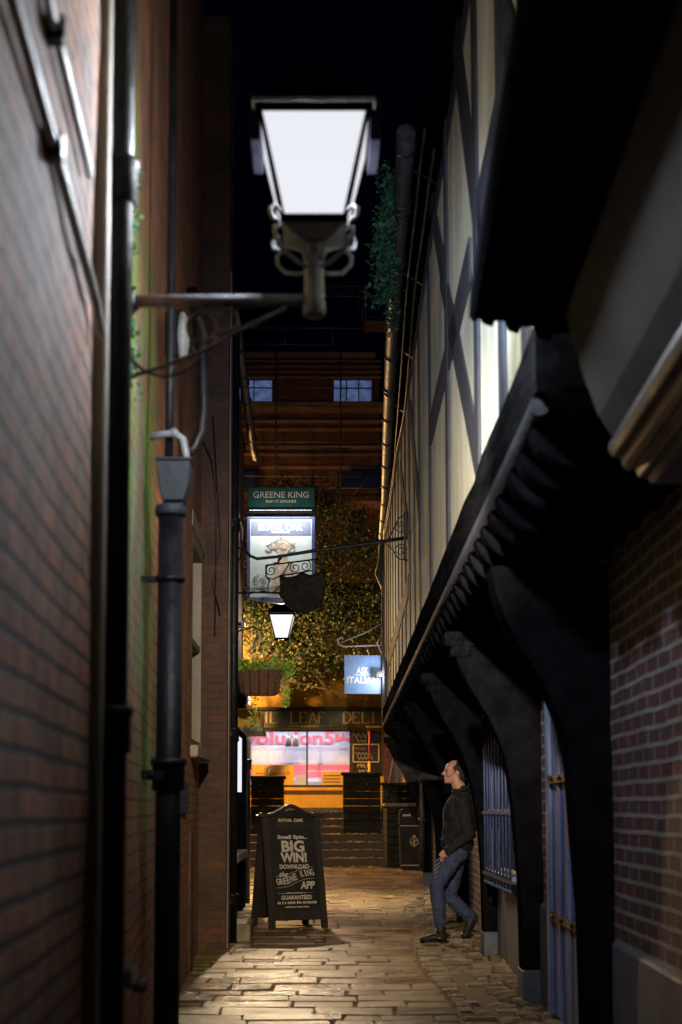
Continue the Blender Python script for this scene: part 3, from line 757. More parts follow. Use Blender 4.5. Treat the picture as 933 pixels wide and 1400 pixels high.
# second lantern hung from the pub
L2 = 20.2
c2 = at(385.5, 874, L2); t2 = at(385.5, 841, L2)
M['lamp2'] = emit('lit warm lamp glass', (1.0, .94, .90), 1.15, .12)
root = thing('wall_lantern', 'small warm lit lantern hanging below the ROYAL OAK pub sign', 'street lamp', c2, 'lit lanterns over the alley')
wt2 = (at(402, 841, L2)-at(369, 841, L2)).x; wb2 = (at(394, 874, L2)-at(377, 874, L2)).x
M['brass'] = mat('brass lamp frame', (.35,.20,.08), .35, .3, 10, .1, metal=.8)
lantern(root, (c2.x, L2, c2.z), wt2, wb2, t2.z-c2.z, M['iron'], M['lamp2'], M['brass'])
MB().lathe([(.0,-.05),(.02,-.045),(.03,-.02),(.05,0)], (c2.x, L2, c2.z-.008), 10).build('finial', M['brass'], root)
zq = t2.z+wt2*.62
mb = MB(); mb.tube([(c2.x, L2, zq-.02), (c2.x, L2, zq+.10)], .01, 6)
mb.tube([(XP(L2)-.02, L2, zq+.10), (c2.x+.05, L2, zq+.10)], .012, 8)
mb.tube(spiral((XP(L2)+.22, L2, zq-.02), .11, .03, 90, 500, 26), .008, 6); mb.tube(spiral((XP(L2)+.42, L2, zq+.02), .07, .02, 90, 480, 22), .008, 6)
mb.tube([(XP(L2), L2, zq-.22), (XP(L2)+.2, L2, zq-.12), (XP(L2)+.5, L2, zq+.08)], .009, 6)
mb.build('bracket', M['iron'], root)
lamp('pub_lantern_light', 'POINT', (c2.x, L2, c2.z+.17), 3600, (1.0,.86,.64), .07)
lamp('pub_lantern_fill_spot', 'SPOT', (c2.x, L2-.02, c2.z+.14), 40000, WARM, .06, (.45, 11.8, .3), 42, .8)  # added spot, brightens the paving towards the camera
lamp('pub_lantern_back_fill_spot', 'SPOT', (c2.x, L2+.02, c2.z+.14), 20000, (1,.74,.46), .06, (.6, 27, 0), 50, .8)  # added spot, brightens the paving towards the steps

# security camera
q = at(325, 855, 18.5); t = thing('security_camera', 'small white security camera on the pub wall beside the hanging lantern', 'camera', q)
MB().box(q.x-.02, q.x+.10, q.y-.12, q.y+.05, q.z-.03, q.z+.035).build('housing', M['white'], t, bevel=.012)
MB().tube([(q.x, q.y, q.z-.03), (XP(18.5)-.02, q.y, q.z-.09)], .014, 8).build('mount', M['white'], t)
MB().lathe([(.022,0),(.022,.012),(.0,.014)], (q.x+.04, q.y-.13, q.z), 10, Matrix.Rotation(R(90), 4, 'X')).build('lens', M['iron'], t)
# white cable on pub wall
q = [at(u, v, 17.5) for u, v in ((322,690),(327,705),(332,725),(331,738),(326,735),(325,760))]
tag(MB().tube(q, .008, 6).build('cable', M['white']), 'white cable looping on the pub wall left of the hanging sign', 'cable')

# hanging basket
HY_ = 16.0
a, b = at(322, 918, HY_), at(389, 951, HY_)
root = thing('hanging_basket', 'brown hanging basket of orange and white flowers on the pub wall', 'hanging basket', ((a.x+b.x)/2, HY_, b.z))
cxb = (a.x+b.x)/2; hw = (b.x-a.x)/2
mb = MB(); pr_ = [(hw*.62, b.z), (hw*.78, b.z+.025), (hw*.93, a.z-.09), (hw, a.z-.03), (hw*1.03, a.z), (hw*.9, a.z-.01)]
vs = []
n_ = 28
for r_, z_ in pr_:
    for k in range(n_):
        th = 2*math.pi*k/n_; c_, s_ = math.cos(th), math.sin(th)
        e_ = 3.2; d_ = (abs(c_)**e_+abs(s_)**e_)**(-1/e_)
        vs.append((cxb+r_*c_*d_, HY_+.20*s_*d_*(r_/hw), z_))
mb.add(vs, [(i*n_+k, i*n_+(k+1) % n_, (i+1)*n_+(k+1) % n_, (i+1)*n_+k) for i in range(5) for k in range(n_)]+[tuple(range(n_))])
mb.build('basket', M['terracotta'], root)
mb = MB()
for k in range(9):
    th = math.pi+math.pi*k/8; mb.tube([(cxb+hw*.86*math.cos(th), HY_+.19*math.sin(th), b.z+.0), (cxb+hw*1.03*math.cos(th), HY_+.215*math.sin(th), a.z)], .005, 5)
mb.build('wire_rib', M['iron'], root)
mb = MB(); rr = random.Random(5)
for k in range(46):
    leaves(mb, (cxb+rr.uniform(-hw*1.15, hw*1.2), HY_+rr.uniform(-.2,.2), a.z+.01+abs(rr.gauss(.03,.035))), 26, (.038,.038,.032), .048, rr)
for k in range(16):
    t_ = k/15; leaves(mb, (cxb+hw*1.02+.03*math.sin(k), HY_-.12, a.z-.02-.36*t_), 13, (.03,.03,.02), .035, rr)
for k in range(12):
    t_ = k/11; leaves(mb, (cxb-hw*.2+.05*math.sin(k*1.3)-.02, HY_+.1, b.z-.02-.33*t_), 12, (.025,.03,.02), .035, rr)
for k in range(7): leaves(mb, (cxb-hw*1.05, HY_-.05, a.z-.04-.03*k), 9, (.02,.03,.02), .035, rr)
mb.build('foliage', M['plant'], root, recalc=False)
mb = MB()
for (dx, dz, n) in ((-1.28,-.0,40),(-1.1,.02,24),(.0,.10,14),(.4,.12,14),(1.05,-.12,26),(.85,.07,16),(-.5,.08,14),(-.35,-.4,22),(-.15,-.5,14)):
    leaves(mb, (cxb+hw*dx, HY_-.14, a.z+dz), n, (.022,.02,.016), .036, rr)
mb.build('orange_flowers', M['petal'], root, recalc=False)
mb = MB()
for k in range(20): leaves(mb, (cxb+rr.uniform(-.1,1.2)*hw, HY_-.17, a.z+rr.uniform(.02,.10)), 5, (.012,.01,.01), .024, rr)
for k in range(16): leaves(mb, (cxb+hw*1.05, HY_-.16, a.z-rr.uniform(.02,.4)), 5, (.02,.01,.01), .026, rr)
mb.build('white_flowers', M['palepetal'], root, recalc=False)
hk = at(358, 868, HY_)
for dx in (-.3, .25, .05):
    MB().tube([(cxb+dx, HY_+(.1 if dx == .05 else -.12), a.z), (hk.x, HY_, hk.z)], .005, 5).build('chain', M['conduit'], root)
MB().tube([(XP(HY_)-.01, HY_, hk.z+.02), (hk.x-.1, HY_, hk.z+.09), (hk.x, HY_, hk.z+.04), (hk.x, HY_, hk.z)], .010, 6).build('hook_arm', M['iron'], root)

# ================================================================== A-BOARD
AB = Vector((at(398, 1270, 15.75).x-.02, 15.75, .005))
root = thing('sandwich_board', 'black pavement A-board lettered Small Spin BIG WIN in cream outside the pub', 'sandwich board', AB, rz=R(24))
Wd, Hh, lean = .69, 1.34, .27
def leaf(root, sgn):
    # leaf plane: from (y = sgn*lean, z=0) to (y=0, z=Hh)
    ang = math.atan2(lean, Hh)*(1 if sgn < 0 else -1)
    L = Matrix.Translation((0, sgn*lean, 0)) @ Matrix.Rotation(-ang, 4, 'X')
    S = math.hypot(lean, Hh); f = .075
    mb = MB(); w2 = Wd/2
    mb.box(-w2, -w2+f, -.018, .018, 0, S-.10, L); mb.box(w2-f, w2, -.018, .018, 0, S-.10, L)
    mb.box(-w2+f, w2-f, -.016, .016, S-.29, S-.20, L); mb.box(-w2+f, w2-f, -.016, .016, .09, .19, L)
    fr = mb.build('frame', M['boardwood'], root, bevel=.006, seg=2)
    mb = MB(); mb.box(-w2+f, w2-f, -.004, .008, .19, S-.29, L); mb.build('chalk_panel', M['boardblack'], root)
    def cap(dy0, dy1, off, name, m_):
        n = 18; top = []; bot = []
        for i in range(n+1):
            u = -1+2*i/n; zz = S-.115+.105*math.exp(-(u/.42)**2*1.1)-.01*abs(u)
            top.append((u*(w2+.035), zz)); bot.append((u*(w2+.035), zz-off))
        pts = top+bot[::-1]; k = MB()
        vs = [L @ Vector((p[0], dy0, p[1])) for p in pts]+[L @ Vector((p[0], dy1, p[1])) for p in pts]; N_ = len(pts); h = n+1
        fs = []
        for i in range(n):
            a, b, c_, d = i, i+1, N_-2-i, N_-1-i
            fs += [(a, b, c_, d), (N_+a, N_+d, N_+c_, N_+b), (a, N_+a, N_+b, b), (d, c_, N_+c_, N_+d)]
        fs += [(0, N_-1, 2*N_-1, N_), (n, N_+n, N_+n+1, n+1)]
        k.add(vs, fs); return k.build(name, m_, root)
    cap(-.045, .03, .030, 'top_cap', M['ironG'] if sgn > 0 else M['boardwood'])
    mb = MB(); n = 14; pts = [(-w2+f, S-.201), (w2-f, S-.201)]+[((w2-f)*math.cos(math.pi*i/n), S-.20+.13*math.sin(math.pi*i/n)**.8) for i in range(n+1)]
    pp = [(p[0], p[1]) for p in pts[2:]]
    vs = [L @ Vector((p[0], -.006, p[1])) for p in pp]+[L @ Vector((p[0], .006, p[1])) for p in pp]; N_ = len(pp)
    mb.add(vs, [tuple(range(N_)), tuple(range(2*N_-1, N_-1, -1))]+[(i, N_+i, N_+(i+1) % N_, (i+1) % N_) for i in range(N_)])
    mb.build('head_panel', M['boardblack'], root)
    return L, S
L, S = leaf(root, -1); leaf(root, 1)
def T(x, s_, rot=0): return L @ Matrix.Translation((x, -.009, s_)) @ FRONT @ Matrix.Rotation(R(rot), 4, 'Z')
cz = lambda yc: (1330-yc)/1290*S
M['boardtext'] = mat('hand painted cream lettering', (.68,.58,.44), .7, .12, 25, 0)
cr = M['boardtext']
for s_, size, x, yc, fit, shear, bold in (('ROYAL OAK', .05, 0, 215, .30, 0, .002), ('Small Spin..', .055, 0, 395, .35, 0, .002), ('BIG', .165, 0, 486, .27, 0, .006), ('WIN!', .14, 0, 602, .31, 0, .006),
      ('DOWNLOAD', .065, 0, 697, .345, 0, .002), ('the', .08, -.135, 775, .10, .4, .002), ('APP', .11, .14, 890, .17, .1, .004),
      ('GUARANTEED', .060, 0, 1014, .36, 0, .002)):
    glyphs(s_, size, T(x, cz(yc)), M['gold'] if s_ == 'ROYAL OAK' else cr, root, fit=fit, shear=shear, bold=bold, extrude=.001)
for i, ch in enumerate('GREENE KING'):
    if ch == ' ': continue
    u = i/10; zz = 858-95*(1/(1+math.exp(-(u-.5)*8)))-6
    glyphs(ch, .10, T(-.205+.41*u, cz(zz), 18), cr, root, fit=None if ch == 'I' else .036, bold=.002, extrude=.001)
mb = MB()
for off in (62, -55):
    pts = []
    for i in range(15):
        u = i/14; zz = 852-95*(1/(1+math.exp(-(u-.5)*8)))+off; pts.append(L @ Vector((-.225+.45*u, -.008, cz(zz))))
    mb.tube(pts, .0025, 4)
mb.tube([L @ Vector((-.22, -.008, cz(972))), L @ Vector((.22, -.008, cz(968)))], .0018, 4)
mb.tube([L @ Vector((-.22, -.008, cz(1162))), L @ Vector((.22, -.008, cz(1155)))], .0015, 4)
rr = random.Random(2)
for yc, w2, h2 in ((968, .12, .012), (1068, .225, .030), (1112, .14, .018)):       # small print too fine to read
    x = -w2
    while x < w2:
        wd = rr.uniform(.008, .016); mb.box(x, x+wd, -.010, -.008, cz(yc)-h2/2*rr.uniform(.7,1), cz(yc)+h2/2*rr.uniform(.7,1), L); x += wd+.006*(1 if rr.random() < .8 else 3)
mb.build('small_print', cr, root)

# ================================================================== RIGHT TIMBER BUILDING
J0, J1 = -3.0, 24.5; ZB0, ZB1 = 2.74, 3.0; ZE = 5.95
hall = thing('timber_framed_building', 'old jettied timber framed building with cream plaster panels and black beams over brick', 'building', (XG(10), 10, 0))
wallgrid(XJ, J0, J1, ZB1, ZE, 70, 12, .003, 4, 1).build('upper_wall', M['plaster'], hall)
mb = MB(); mb.add([(XJ(J0)-.2, J0, ZE+.02), (XJ(J1)-.12, J1+.1, ZE+.02), (XJ(J1)+3.5, J1+.1, ZE+3.2), (XJ(J0)+3.5, J0, ZE+3.2), (XJ(J0)-.2, J0, ZE+.12), (XJ(J1)-.12, J1+.1, ZE+.12), (XJ(J1)+3.5, J1+.1, ZE+3.3), (XJ(J0)+3.5, J0, ZE+3.3)],
    [(0,3,2,1),(4,5,6,7),(0,1,5,4),(1,2,6,5),(2,3,7,6),(3,0,4,7)]); mb.build('roof', M['lead'], hall)
# ground floor wall with openings
wallgrid(XG, J0, J1-.2, -.1, ZB0, 90, 14, .012, 3, 1).build('ground_wall', M['brickR'], hall)
# bressummer
mb = MB(); n = 40
for i in range(n):
    ya = 4.85+(J1-4.85)*i/n; yb_ = 4.85+(J1-4.85)*(i+1)/n
    def sx(y): return XJ(y)-.035+.012*noise.noise(Vector((y*1.7, 2, 0)))
    def sz(y): return .018*noise.noise(Vector((y*1.1, 9, 0)))
    mb.hexa([(sx(ya), ya, ZB0+sz(ya)), (XJ(ya)+.2, ya, ZB0), (XJ(yb_)+.2, yb_, ZB0), (sx(yb_), yb_, ZB0+sz(yb_))], [(sx(ya), ya, ZB1+sz(ya+3)), (XJ(ya)+.2, ya, ZB1), (XJ(yb_)+.2, yb_, ZB1), (sx(yb_), yb_, ZB1+sz(yb_+3))])
bm_ = mb.build('bressummer', M['timberG'], hall)
# second moulded rail beneath
mb = MB(); mb.tube([(XJ(y)-.02, y, ZB0-.03) for y in (4.9, 10, 15, 20, J1)], .035, 8); mb.build('jetty_moulding', M['timber'], bm_)
mb = MB(); mb.add([(XJ(4.75), 4.75, ZB0-.005), (XG(4.75), 4.75, ZB0-.005), (XG(J1), J1, ZB0-.005), (XJ(J1), J1, ZB0-.005)], [(0,1,2,3)])
mb.add([(XJ(4.75), 4.75, ZB0-.03), (XG(4.75), 4.75, ZB0-.03), (XG(J1), J1, ZB0-.03), (XJ(J1), J1, ZB0-.03)], [(0,1,2,3)]); mb.build('jetty_soffit', M['timber'], hall)
# joists with rounded ends
def joist(y, w=.15):
    x0 = XJ(y)-.03; xg = XG(y)+.05; zt_, d = ZB0-.031, .20
    prof = [(x0+.015, zt_)]
    for i in range(9):
        a = R(180+i*90/8); prof.append((x0+.17+.17*math.cos(a), zt_-.02+ (d-.02)*math.sin(a)))
    prof += [(x0+.24, zt_-d+.0), (x0+.25, zt_-d+.03), (xg, zt_-d+.03), (xg, zt_)]
    mb = MB(); mb.prism(prof, 'y', y-w/2, y+w/2); return mb
y = 5.1
while y < J1-.1:
    joist(y+rnd.uniform(-.05,.05), rnd.uniform(.12,.18)).build('joist', M['blackwood'], hall, bevel=.012); y += .36
# knee brackets on posts
def bracket(y, th=.20, dx=0):
    xj, xg = XJ(y), XG(y)
    k = [(xj+.02, 2.50), (xj+.06, 2.30), (xj+.16, 2.10), (xj+.29, 1.90), (xj+.40, 1.62), (xg-.19, 1.25), (xg-.155, .80), (xg-.14, -.03), (xg+.05, -.03), (xg+.05, 2.51), (xj+.02, 2.51)]
    # chaikin smooth the curve part
    c = k[:7]
    for _ in range(2):
        o = [c[0]]
        for p, q in zip(c, c[1:]): o += [(p[0]*.75+q[0]*.25, p[1]*.75+q[1]*.25), (p[0]*.25+q[0]*.75, p[1]*.25+q[1]*.75)]
        c = o+[c[-1]]
    pts = c+k[7:10]
    mb = MB(); n = len(pts)
    # fan from the inner corner so the concave outline stays clean
    mb_pts0 = [Vector((p[0], y-th/2, p[1])) for p in pts]; mb_pts1 = [Vector((p[0], y+th/2, p[1])) for p in pts]
    mb.add(mb_pts0+mb_pts1, [tuple(range(n)), tuple(range(2*n-1, n-1, -1))]+[(i, n+i, n+(i+1) % n, (i+1) % n) for i in range(n)])
    return mb
for y in (7.1, 9.75, 12.7, 16.2, 20.0, 24.2):
    b_ = bracket(y, .24 if y < 8 else .20).build('bracket', M['blackwood'], hall, bevel=.008)
    mb = MB(); mb.box(XG(y)-.15, XG(y)+.04, y-.145, y+.145, -.06, .22); mb.build('post_base', M['plinth'], b_, bevel=.01)
    if y > 8.5:
        mb = MB(); mb.box(XJ(y)-.02, XJ(y)+.22, y-.13, y+.13, 2.40, 2.50); mb.box(XJ(y)+.02, XJ(y)+.16, y-.12, y+.12, 2.33, 2.40); mb.build('bracket_cap', M['timberG'], b_, bevel=.01)
# plinth
mb = MB()
for (a, b_) in ((9.9, 12.5),(7.3, 9.6),(3, 6.9)):
    mb.hexa([(XG(a)-.035,a,-.06),(XG(a)+.02,a,-.06),(XG(b_)+.02,b_,-.06),(XG(b_)-.035,b_,-.06)], [(XG(a)-.03,a,.62),(XG(a)+.02,a,.64),(XG(b_)+.02,b_,.68),(XG(b_)-.03,b_,.66)])
mb.build('plinth', M['plinth'], hall, bevel=.01)
# blue door between first two brackets
dy0, dy1 = 7.55, 8.85
fr = MB(); xg = XG(8.2)
fr.box(xg-.05, xg+.02, dy1, dy1+.11, .02, 2.30); fr.box(xg-.05, xg+.02, dy0-.11, dy0, .02, 2.30); fr.box(xg-.05, xg+.02, dy0, dy1, 2.18, 2.30)
dr = fr.build('door', M['bluedoor'], hall, bevel=.008)
mb = MB(); k = 0; yy = dy0
while yy < dy1-.05:
    w = .16; mb.box(xg-.028, xg+.01, yy+.006, yy+w-.006, .04, 2.18)
    mb.box(xg-.045, xg-.028, yy+w-.02, yy+w+.012, .04, 2.18) if k % 2 else None
    yy += w+.003; k += 1
mb.build('door_boards', M['bluedoor'], dr, bevel=.004)
for zz in (.62, 1.45):
    mb = MB(); mb.box(xg-.06, xg-.04, dy0+.05, dy1-.05, zz, zz+.05)
    for q in (.15, .45, .8, 1.1): mb.ball((xg-.062, dy0+q, zz+.025), .014, n=6)
    mb.build('strap_hinge', M['iron'], dr)
# grille window between second and third brackets
wy0, wy1, wz0, wz1 = 10.55, 12.35, .72, 2.12
fr = MB(); xg = XG(11.4)-.02
fr.box(xg-.07, xg+.02, wy0, wy0+.07, wz0, wz1); fr.box(xg-.07, xg+.02, wy1-.07, wy1, wz0, wz1); fr.box(xg-.07, xg+.02, wy0+.07, wy1-.07, wz1-.07, wz1); fr.box(xg-.11, xg+.02, wy0+.07, wy1-.07, wz0, wz0+.07)
fr.box(xg-.09, xg+.02, wy0+.07, wy1-.07, 1.24, 1.29)
wn = fr.build('window', M['bluedoor'], hall, bevel=.006)
MB().box(xg-.02, xg+.0, wy0+.07, wy1-.07, wz0+.07, wz1-.07).build('pane', M['glassdark'], wn)
mb = MB(); yy = wy0+.05; k = 0
while yy < wy1:
    mb.tube([(xg-.12, yy, wz0-.03), (xg-.12, yy, wz1+.02)], .010, 6)
    mb.ball((xg-.12, yy, wz0-.04), .017, n=5); mb.ball((xg-.12, yy, 1.26), .015, n=5); yy += .20
for zz in (wz0+.03, 1.26, wz1-.04): mb.box(xg-.128, xg-.112, wy0, wy1, zz-.012, zz+.012)
mb.box(xg-.12, xg, wy0, wy0+.02, wz0+.02, wz0+.04); mb.box(xg-.12, xg, wy1-.02, wy1, wz0+.02, wz0+.04)
mb.build('grille', mat('blue grey painted bars', (.045,.065,.15), .5, .4, 9, .3), wn)
# openings further on: doorway beyond the man
fr = MB(); xg = XG(18)-.0
fr.box(xg-.05, xg+.02, 17.2, 17.32, 0, 2.2); fr.box(xg-.05, xg+.02, 18.7, 18.82, 0, 2.2); fr.box(xg-.05, xg+.02, 17.32, 18.7, 2.1, 2.2); fr.box(xg-.02, xg+.0, 17.32, 18.7, 0, 2.1)
fr.build('doorway', M['blackwood'], hall, bevel=.006)

# timbers of the upper wall
def wallpt(px, py):
    """hit of the pixel ray with the jettied wall plane -> (y, z)"""
    u = (px-CX)/F; v = (CY-py)/F
    dx, dy, dz = u, math.cos(PITCH)-v*math.sin(PITCH), math.sin(PITCH)+v*math.cos(PITCH)
    s = .71/(dx-.0155*dy); return s*dy, CH+s*dz
def wbeam(ya, za, yb_, zb_, w, proud=.007, wob=.012, n=8):
    mb = MB(); d = Vector((0, yb_-ya, zb_-za)); nrm = Vector((0, -d.z, d.y)).normalized()
    for i in range(n):
        q = []
        for t in (i/n, (i+1)/n):
            c = Vector((0, ya, za))+d*t
            off = wob*noise.noise(Vector((ya*3+t*4, za, 1)))
            ww = w/2*(1+.18*noise.noise(Vector((ya*7, t*3, 4))))
            for s_ in (-1, 1):
                p = c+nrm*(s_*ww+off); q.append(p)
        b = [(XJ(p.y)-proud, p.y, p.z) for p in (q[0], q[1], q[3], q[2])]; t_ = [(XJ(p.y)+.02, p.y, p.z) for p in (q[0], q[1], q[3], q[2])]
        mb.hexa(b, t_)
    return mb
studs = [5.3, 6.1, 7.25, 9.35, 11.3]
yy = 12.9
while yy < J1-.2: studs.append(yy); yy += 1.02
for i, yy in enumerate(studs):
    zt_ = ZE if yy < 9.5 or i % 3 == 0 else ZE
    wbeam(yy, ZB1, yy+.02, zt_, .20, proud=.018 if yy < 10 else .012).build('stud', M['timber'], hall)
for (ya, za, yb_, zb_, w) in ((4.9, 5.85, 24.4, 5.85, .16),):
    wbeam(ya, za, yb_, zb_, w, proud=.010, n=30).build('rail', M['timber'], hall)
for (p, q, w) in ((((605,370),(656,627)), None, .17), (((645,355),(590,590)), None, .17), (((585,240),(608,372)), None, .16), (((619,0),(660,345)), None, .20), (((700,80),(655,300)), None, .18), (((690,0),(707,94)), None, .16),
      (((560,800),(533,900)), None, .16), (((562,560),(575,700)), None, .14), (((548,640),(562,745)), None, .14)):
    a = wallpt(*p[0]); b = wallpt(*p[1])
    wbeam(a[0], a[1], b[0], b[1], w*1.5, proud=.014).build('brace', M['timber'], hall)
MB().box(XJ(24.5)-.045, XJ(24.5)+.12, 24.42, 24.6, ZB0, ZE).build('corner_post', M['timber'], hall, bevel=.01)

# eaves gutter on the right
g = thing('gutter', 'long dark metal eaves gutter with ring joints on the right timber building', 'gutter', (.6, 10, ZE))
GP = [(.58, 9.4), (.60, 10.0), (.655, 12.4), (.74, 15.0), (.823, 17.4), (.96, 21), (1.04, 24.0)]
def XGut(y):
    P_ = [(b, a) for a, b in GP]; return lerp_poly(P_, y)
ZG = ZE-.03
MB().tube([(x, y, ZG) for x, y in GP], .066, 16).build('channel', M['gutter'], g)
for yy in [9.6, 10.5, 10.62, 11.7, 12.9, 13.05, 14.2, 15.3, 15.45, 16.5, 17.6, 18.8, 20, 21.2, 22.4, 23.5]:
    x = XGut(yy); MB().lathe([(.067,-.014),(.079,-.012),(.079,.012),(.067,.014)], (x, yy, ZG), 16, Matrix.Rotation(R(90), 4, 'X')).build('joint_ring', M['iron'], g)
xe = XGut(24)
MB().tube([(xe, 23.9, ZG), (xe, 24.15, ZG-.08), (xe+.0, 24.35, ZG-.3), (xe-.06, 24.5, ZG-.55), (xe+.06, 24.62, ZG-.8), (xe+.1, 24.66, 3.2)], .055, 12).build('swan_neck', M['gutter'], g)
for yy in (10, 12, 14, 16, 18, 20, 22): MB().bar((XGut(yy), yy, ZG+.05), (XJ(yy)+.0, yy, ZG-.10), .02, .012).build('gutter_bracket', M['iron'], g)
# cables beside gutter
for k, (dx, zz, sag, lab) in enumerate(((.10, ZE-.10, .10, 'black cable strung beside the right eaves gutter, nearer the gutter'), (.16, ZE-.18, .16, 'lower black cable sagging along the top of the plaster wall'))):
    pts = [(min(XGut(y)+dx, XJ(y)-.04), y, zz-sag*abs(math.sin((y-6)*.55))) for y in [9+i*.6 for i in range(25)]]
    tag(MB().tube(pts, .010, 6).build('cable', M['cable']), lab, 'cable')
# ivy in the gutter
mb = MB(); rr = random.Random(11)
for k in range(120):
    yy = rr.uniform(10.3, 12.6); leaves(mb, (XGut(yy)-.06-abs(rr.gauss(0,.05)), yy, ZG+rr.gauss(0.02, .09)), 22, (.03,.05,.05), rr.uniform(.025,.06), rr)
for k in range(25):
    yy = rr.uniform(12.0, 13.2); leaves(mb, (XGut(yy)-.02, yy, ZG-.06+rr.gauss(0,.04)), 10, (.03,.05,.03), .04, rr)
tag(mb.build('ivy_plant', M['ivy'], recalc=False), 'bushy green plant sprouting from the right eaves gutter beside the big lantern', 'plant')

# near coved canopy overhead on the right
cn = thing('shop_canopy', 'black out of focus moulded canopy with a grimy plaster cove overhead at the top right', 'canopy', (.5, 4.7, 2.9))
def cx_(y, x): return x+(y-4.8)*.045
def run(prof, y0, y1, name, m_, parent, n=1, **kw):
    mb = MB(); a = [(cx_(y0, p[0]), p[1]) for p in prof]; b = [(cx_(y1, p[0]), p[1]) for p in prof]; N_ = len(prof)
    vs = [Vector((p[0], y0, p[1])) for p in a]+[Vector((p[0], y1, p[1])) for p in b]
    mb.add(vs, [tuple(range(N_)), tuple(range(2*N_-1, N_-1, -1))]+[(i, N_+i, N_+(i+1) % N_, (i+1) % N_) for i in range(N_)])
    return mb.build(name, m_, parent, **kw)
prof = [(.515, 3.10), (.510, 2.99), (.525, 2.97), (.545, 2.985), (.56, 2.965), (.59, 2.955), (.60, 2.975), (.63, 2.975), (.645, 2.94), (.68, 2.93), (.69, 2.955), (.73, 2.955), (.745, 2.915), (.79, 2.905), (.80, 2.93), (1.5, 2.93), (1.5, 3.14)]
run(prof, -.5, 4.78, 'canopy_board', M['lead'], cn)
prof = [(.805, 2.925), (.82, 2.84), (.86, 2.70), (.91, 2.56), (.975, 2.46), (1.5, 2.46), (1.5, 2.925)]
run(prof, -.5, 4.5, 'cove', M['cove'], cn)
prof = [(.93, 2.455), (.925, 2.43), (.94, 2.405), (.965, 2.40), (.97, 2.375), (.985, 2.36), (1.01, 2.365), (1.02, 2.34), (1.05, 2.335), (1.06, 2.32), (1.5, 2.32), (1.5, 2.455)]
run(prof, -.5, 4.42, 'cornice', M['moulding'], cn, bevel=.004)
MB().box(1.25, 1.46, -.5, 4.3, 0, 2.31).build('shop_wall', M['darkwall'], cn)

# sign bracket across the alley with hanging shield
BY = 15.4
root = thing('hanging_shield_sign', 'black wrought iron bracket spanning the alley with a dark shield hanging from it', 'sign', (XJ(BY), BY, 4.2))
H = lambda u, v: at(u, v, BY)
mb = MB(); q = [(562,734),(520,741),(470,748),(430,753),(380,761),(352,764),(342,760),(336,752),(328,749),(320,754),(318,762),(324,767),(330,763),(329,758)]
mb.tube([H(*p) for p in q], [.020]*4+[.017]*3+[.014]*7, 8); mb.build('bracket_arm', M['iron'], root)
mb = MB(); x = XJ(BY)-.04
mb.box(x-.012, x+.02, BY-.03, BY+.03, H(560,765).z, H(560,700).z); mb.build('wall_plate', M['iron'], root, bevel=.004)
mb = MB()
for cc, r_ in (((548,722),.07),((548,752),.07)): mb.tube(spiral(H(*cc), r_, .02, 0, 560, 30), .006, 5)
mb.tube([H(560,702), H(546,708), H(536,728), H(530,741)], .008, 5); mb.tube([H(560,766), H(545,764), H(537,752), H(530,744)], .008, 5)
mb.build('wall_scrolls', M['iron'], root)
mb = MB(); mb.tube([H(385,762), H(381,766), H(381,770), H(375,771)], .016, 6)
mb.tube([H(364,773), H(430,765)], .010, 6); mb.tube([H(364,773), H(364,788), H(370,795)], .010, 6); mb.tube([H(386,787), H(428,780)], .009, 6); mb.tube([H(430,765), H(440,768), H(443,785)], .009, 6)
for cc, f in (((404,776),1),((418,774),-1),((371,780),1)): mb.tube(spiral(H(*cc), .068, .015, 60, 620, 30, flipx=f), .006, 5)
mb.tube([H(366,790), H(375,792), H(388,784), H(397,768)], .007, 5)
mb.tube([H(368,795), H(366,804), H(369,812), H(376,808), H(384,800)], .007, 5)
mb.tube([H(322,811), H(345,810), H(385,811)], .012, 6); mb.tube([H(335,820), H(342,812), H(360,808), H(372,811)], .007, 5)
mb.build('scroll_frame', M['iron'], root)
sp = [(384,788),(392,791),(402,790),(414,784),(424,788),(434,785),(443,782),(443,810),(440,822),(432,832),(418,840),(404,835),(392,826),(383,814),(385,802)]
M['shield'] = mat('flaking dark shield paint', (.014,.011,.008), .85, .95, 16, .5, spec=.15)
q = [(H(*p).x, H(*p).z) for p in sp]
sh = MB().prism(q, 'y', BY-.025, BY+.025).build('shield', M['shield'], root, bevel=.006)
mb = MB()
for i in range(len(sp)):
    p, r_ = sp[i], sp[(i+1) % len(sp)]; mb.tube([H(*p)+Vector((0,-.02,0)), H(*r_)+Vector((0,-.02,0))], .013, 6)
mb.build('shield_rim', M['iron'], sh)

# ASK ITALIAN sign
AY = 24.7
root = thing('restaurant_sign', 'pale blue square hanging sign reading ASK ITALIAN at the far end of the timber building', 'sign', (XJ(24.5), AY, 3.4))
a, b = at(471, 896, AY), at(521, 949, AY)
M['askblue'] = mat('pale blue sign face', (.16,.28,.52), .5, .08, 3, 0)
pn = MB().box(a.x, b.x, AY-.02, AY+.02, b.z, a.z).build('sign_panel', M['askblue'], root, bevel=.004)
cxa = (a.x+b.x)/2
glyphs('ASK', .16, front_at(cxa, AY-.024, at(496, 917, AY).z), M['white'], pn, fit=.23, bold=.006)
glyphs('ITALIAN', .16, front_at(cxa, AY-.024, at(496, 930, AY).z), M['white'], pn, fit=.55, bold=.006)
MB().box(cxa-.16, cxa+.16, AY-.026, AY-.021, at(0, 923.6, AY).z, at(0, 922.6, AY).z).build('underline', M['white'], pn)
mb = MB(); zz = at(0, 883, AY).z
mb.tube([at(522, 882, AY), at(470, 884, AY), at(463, 881, AY), at(462, 875, AY), at(466, 871, AY), at(469, 874, AY)], .015, 8)
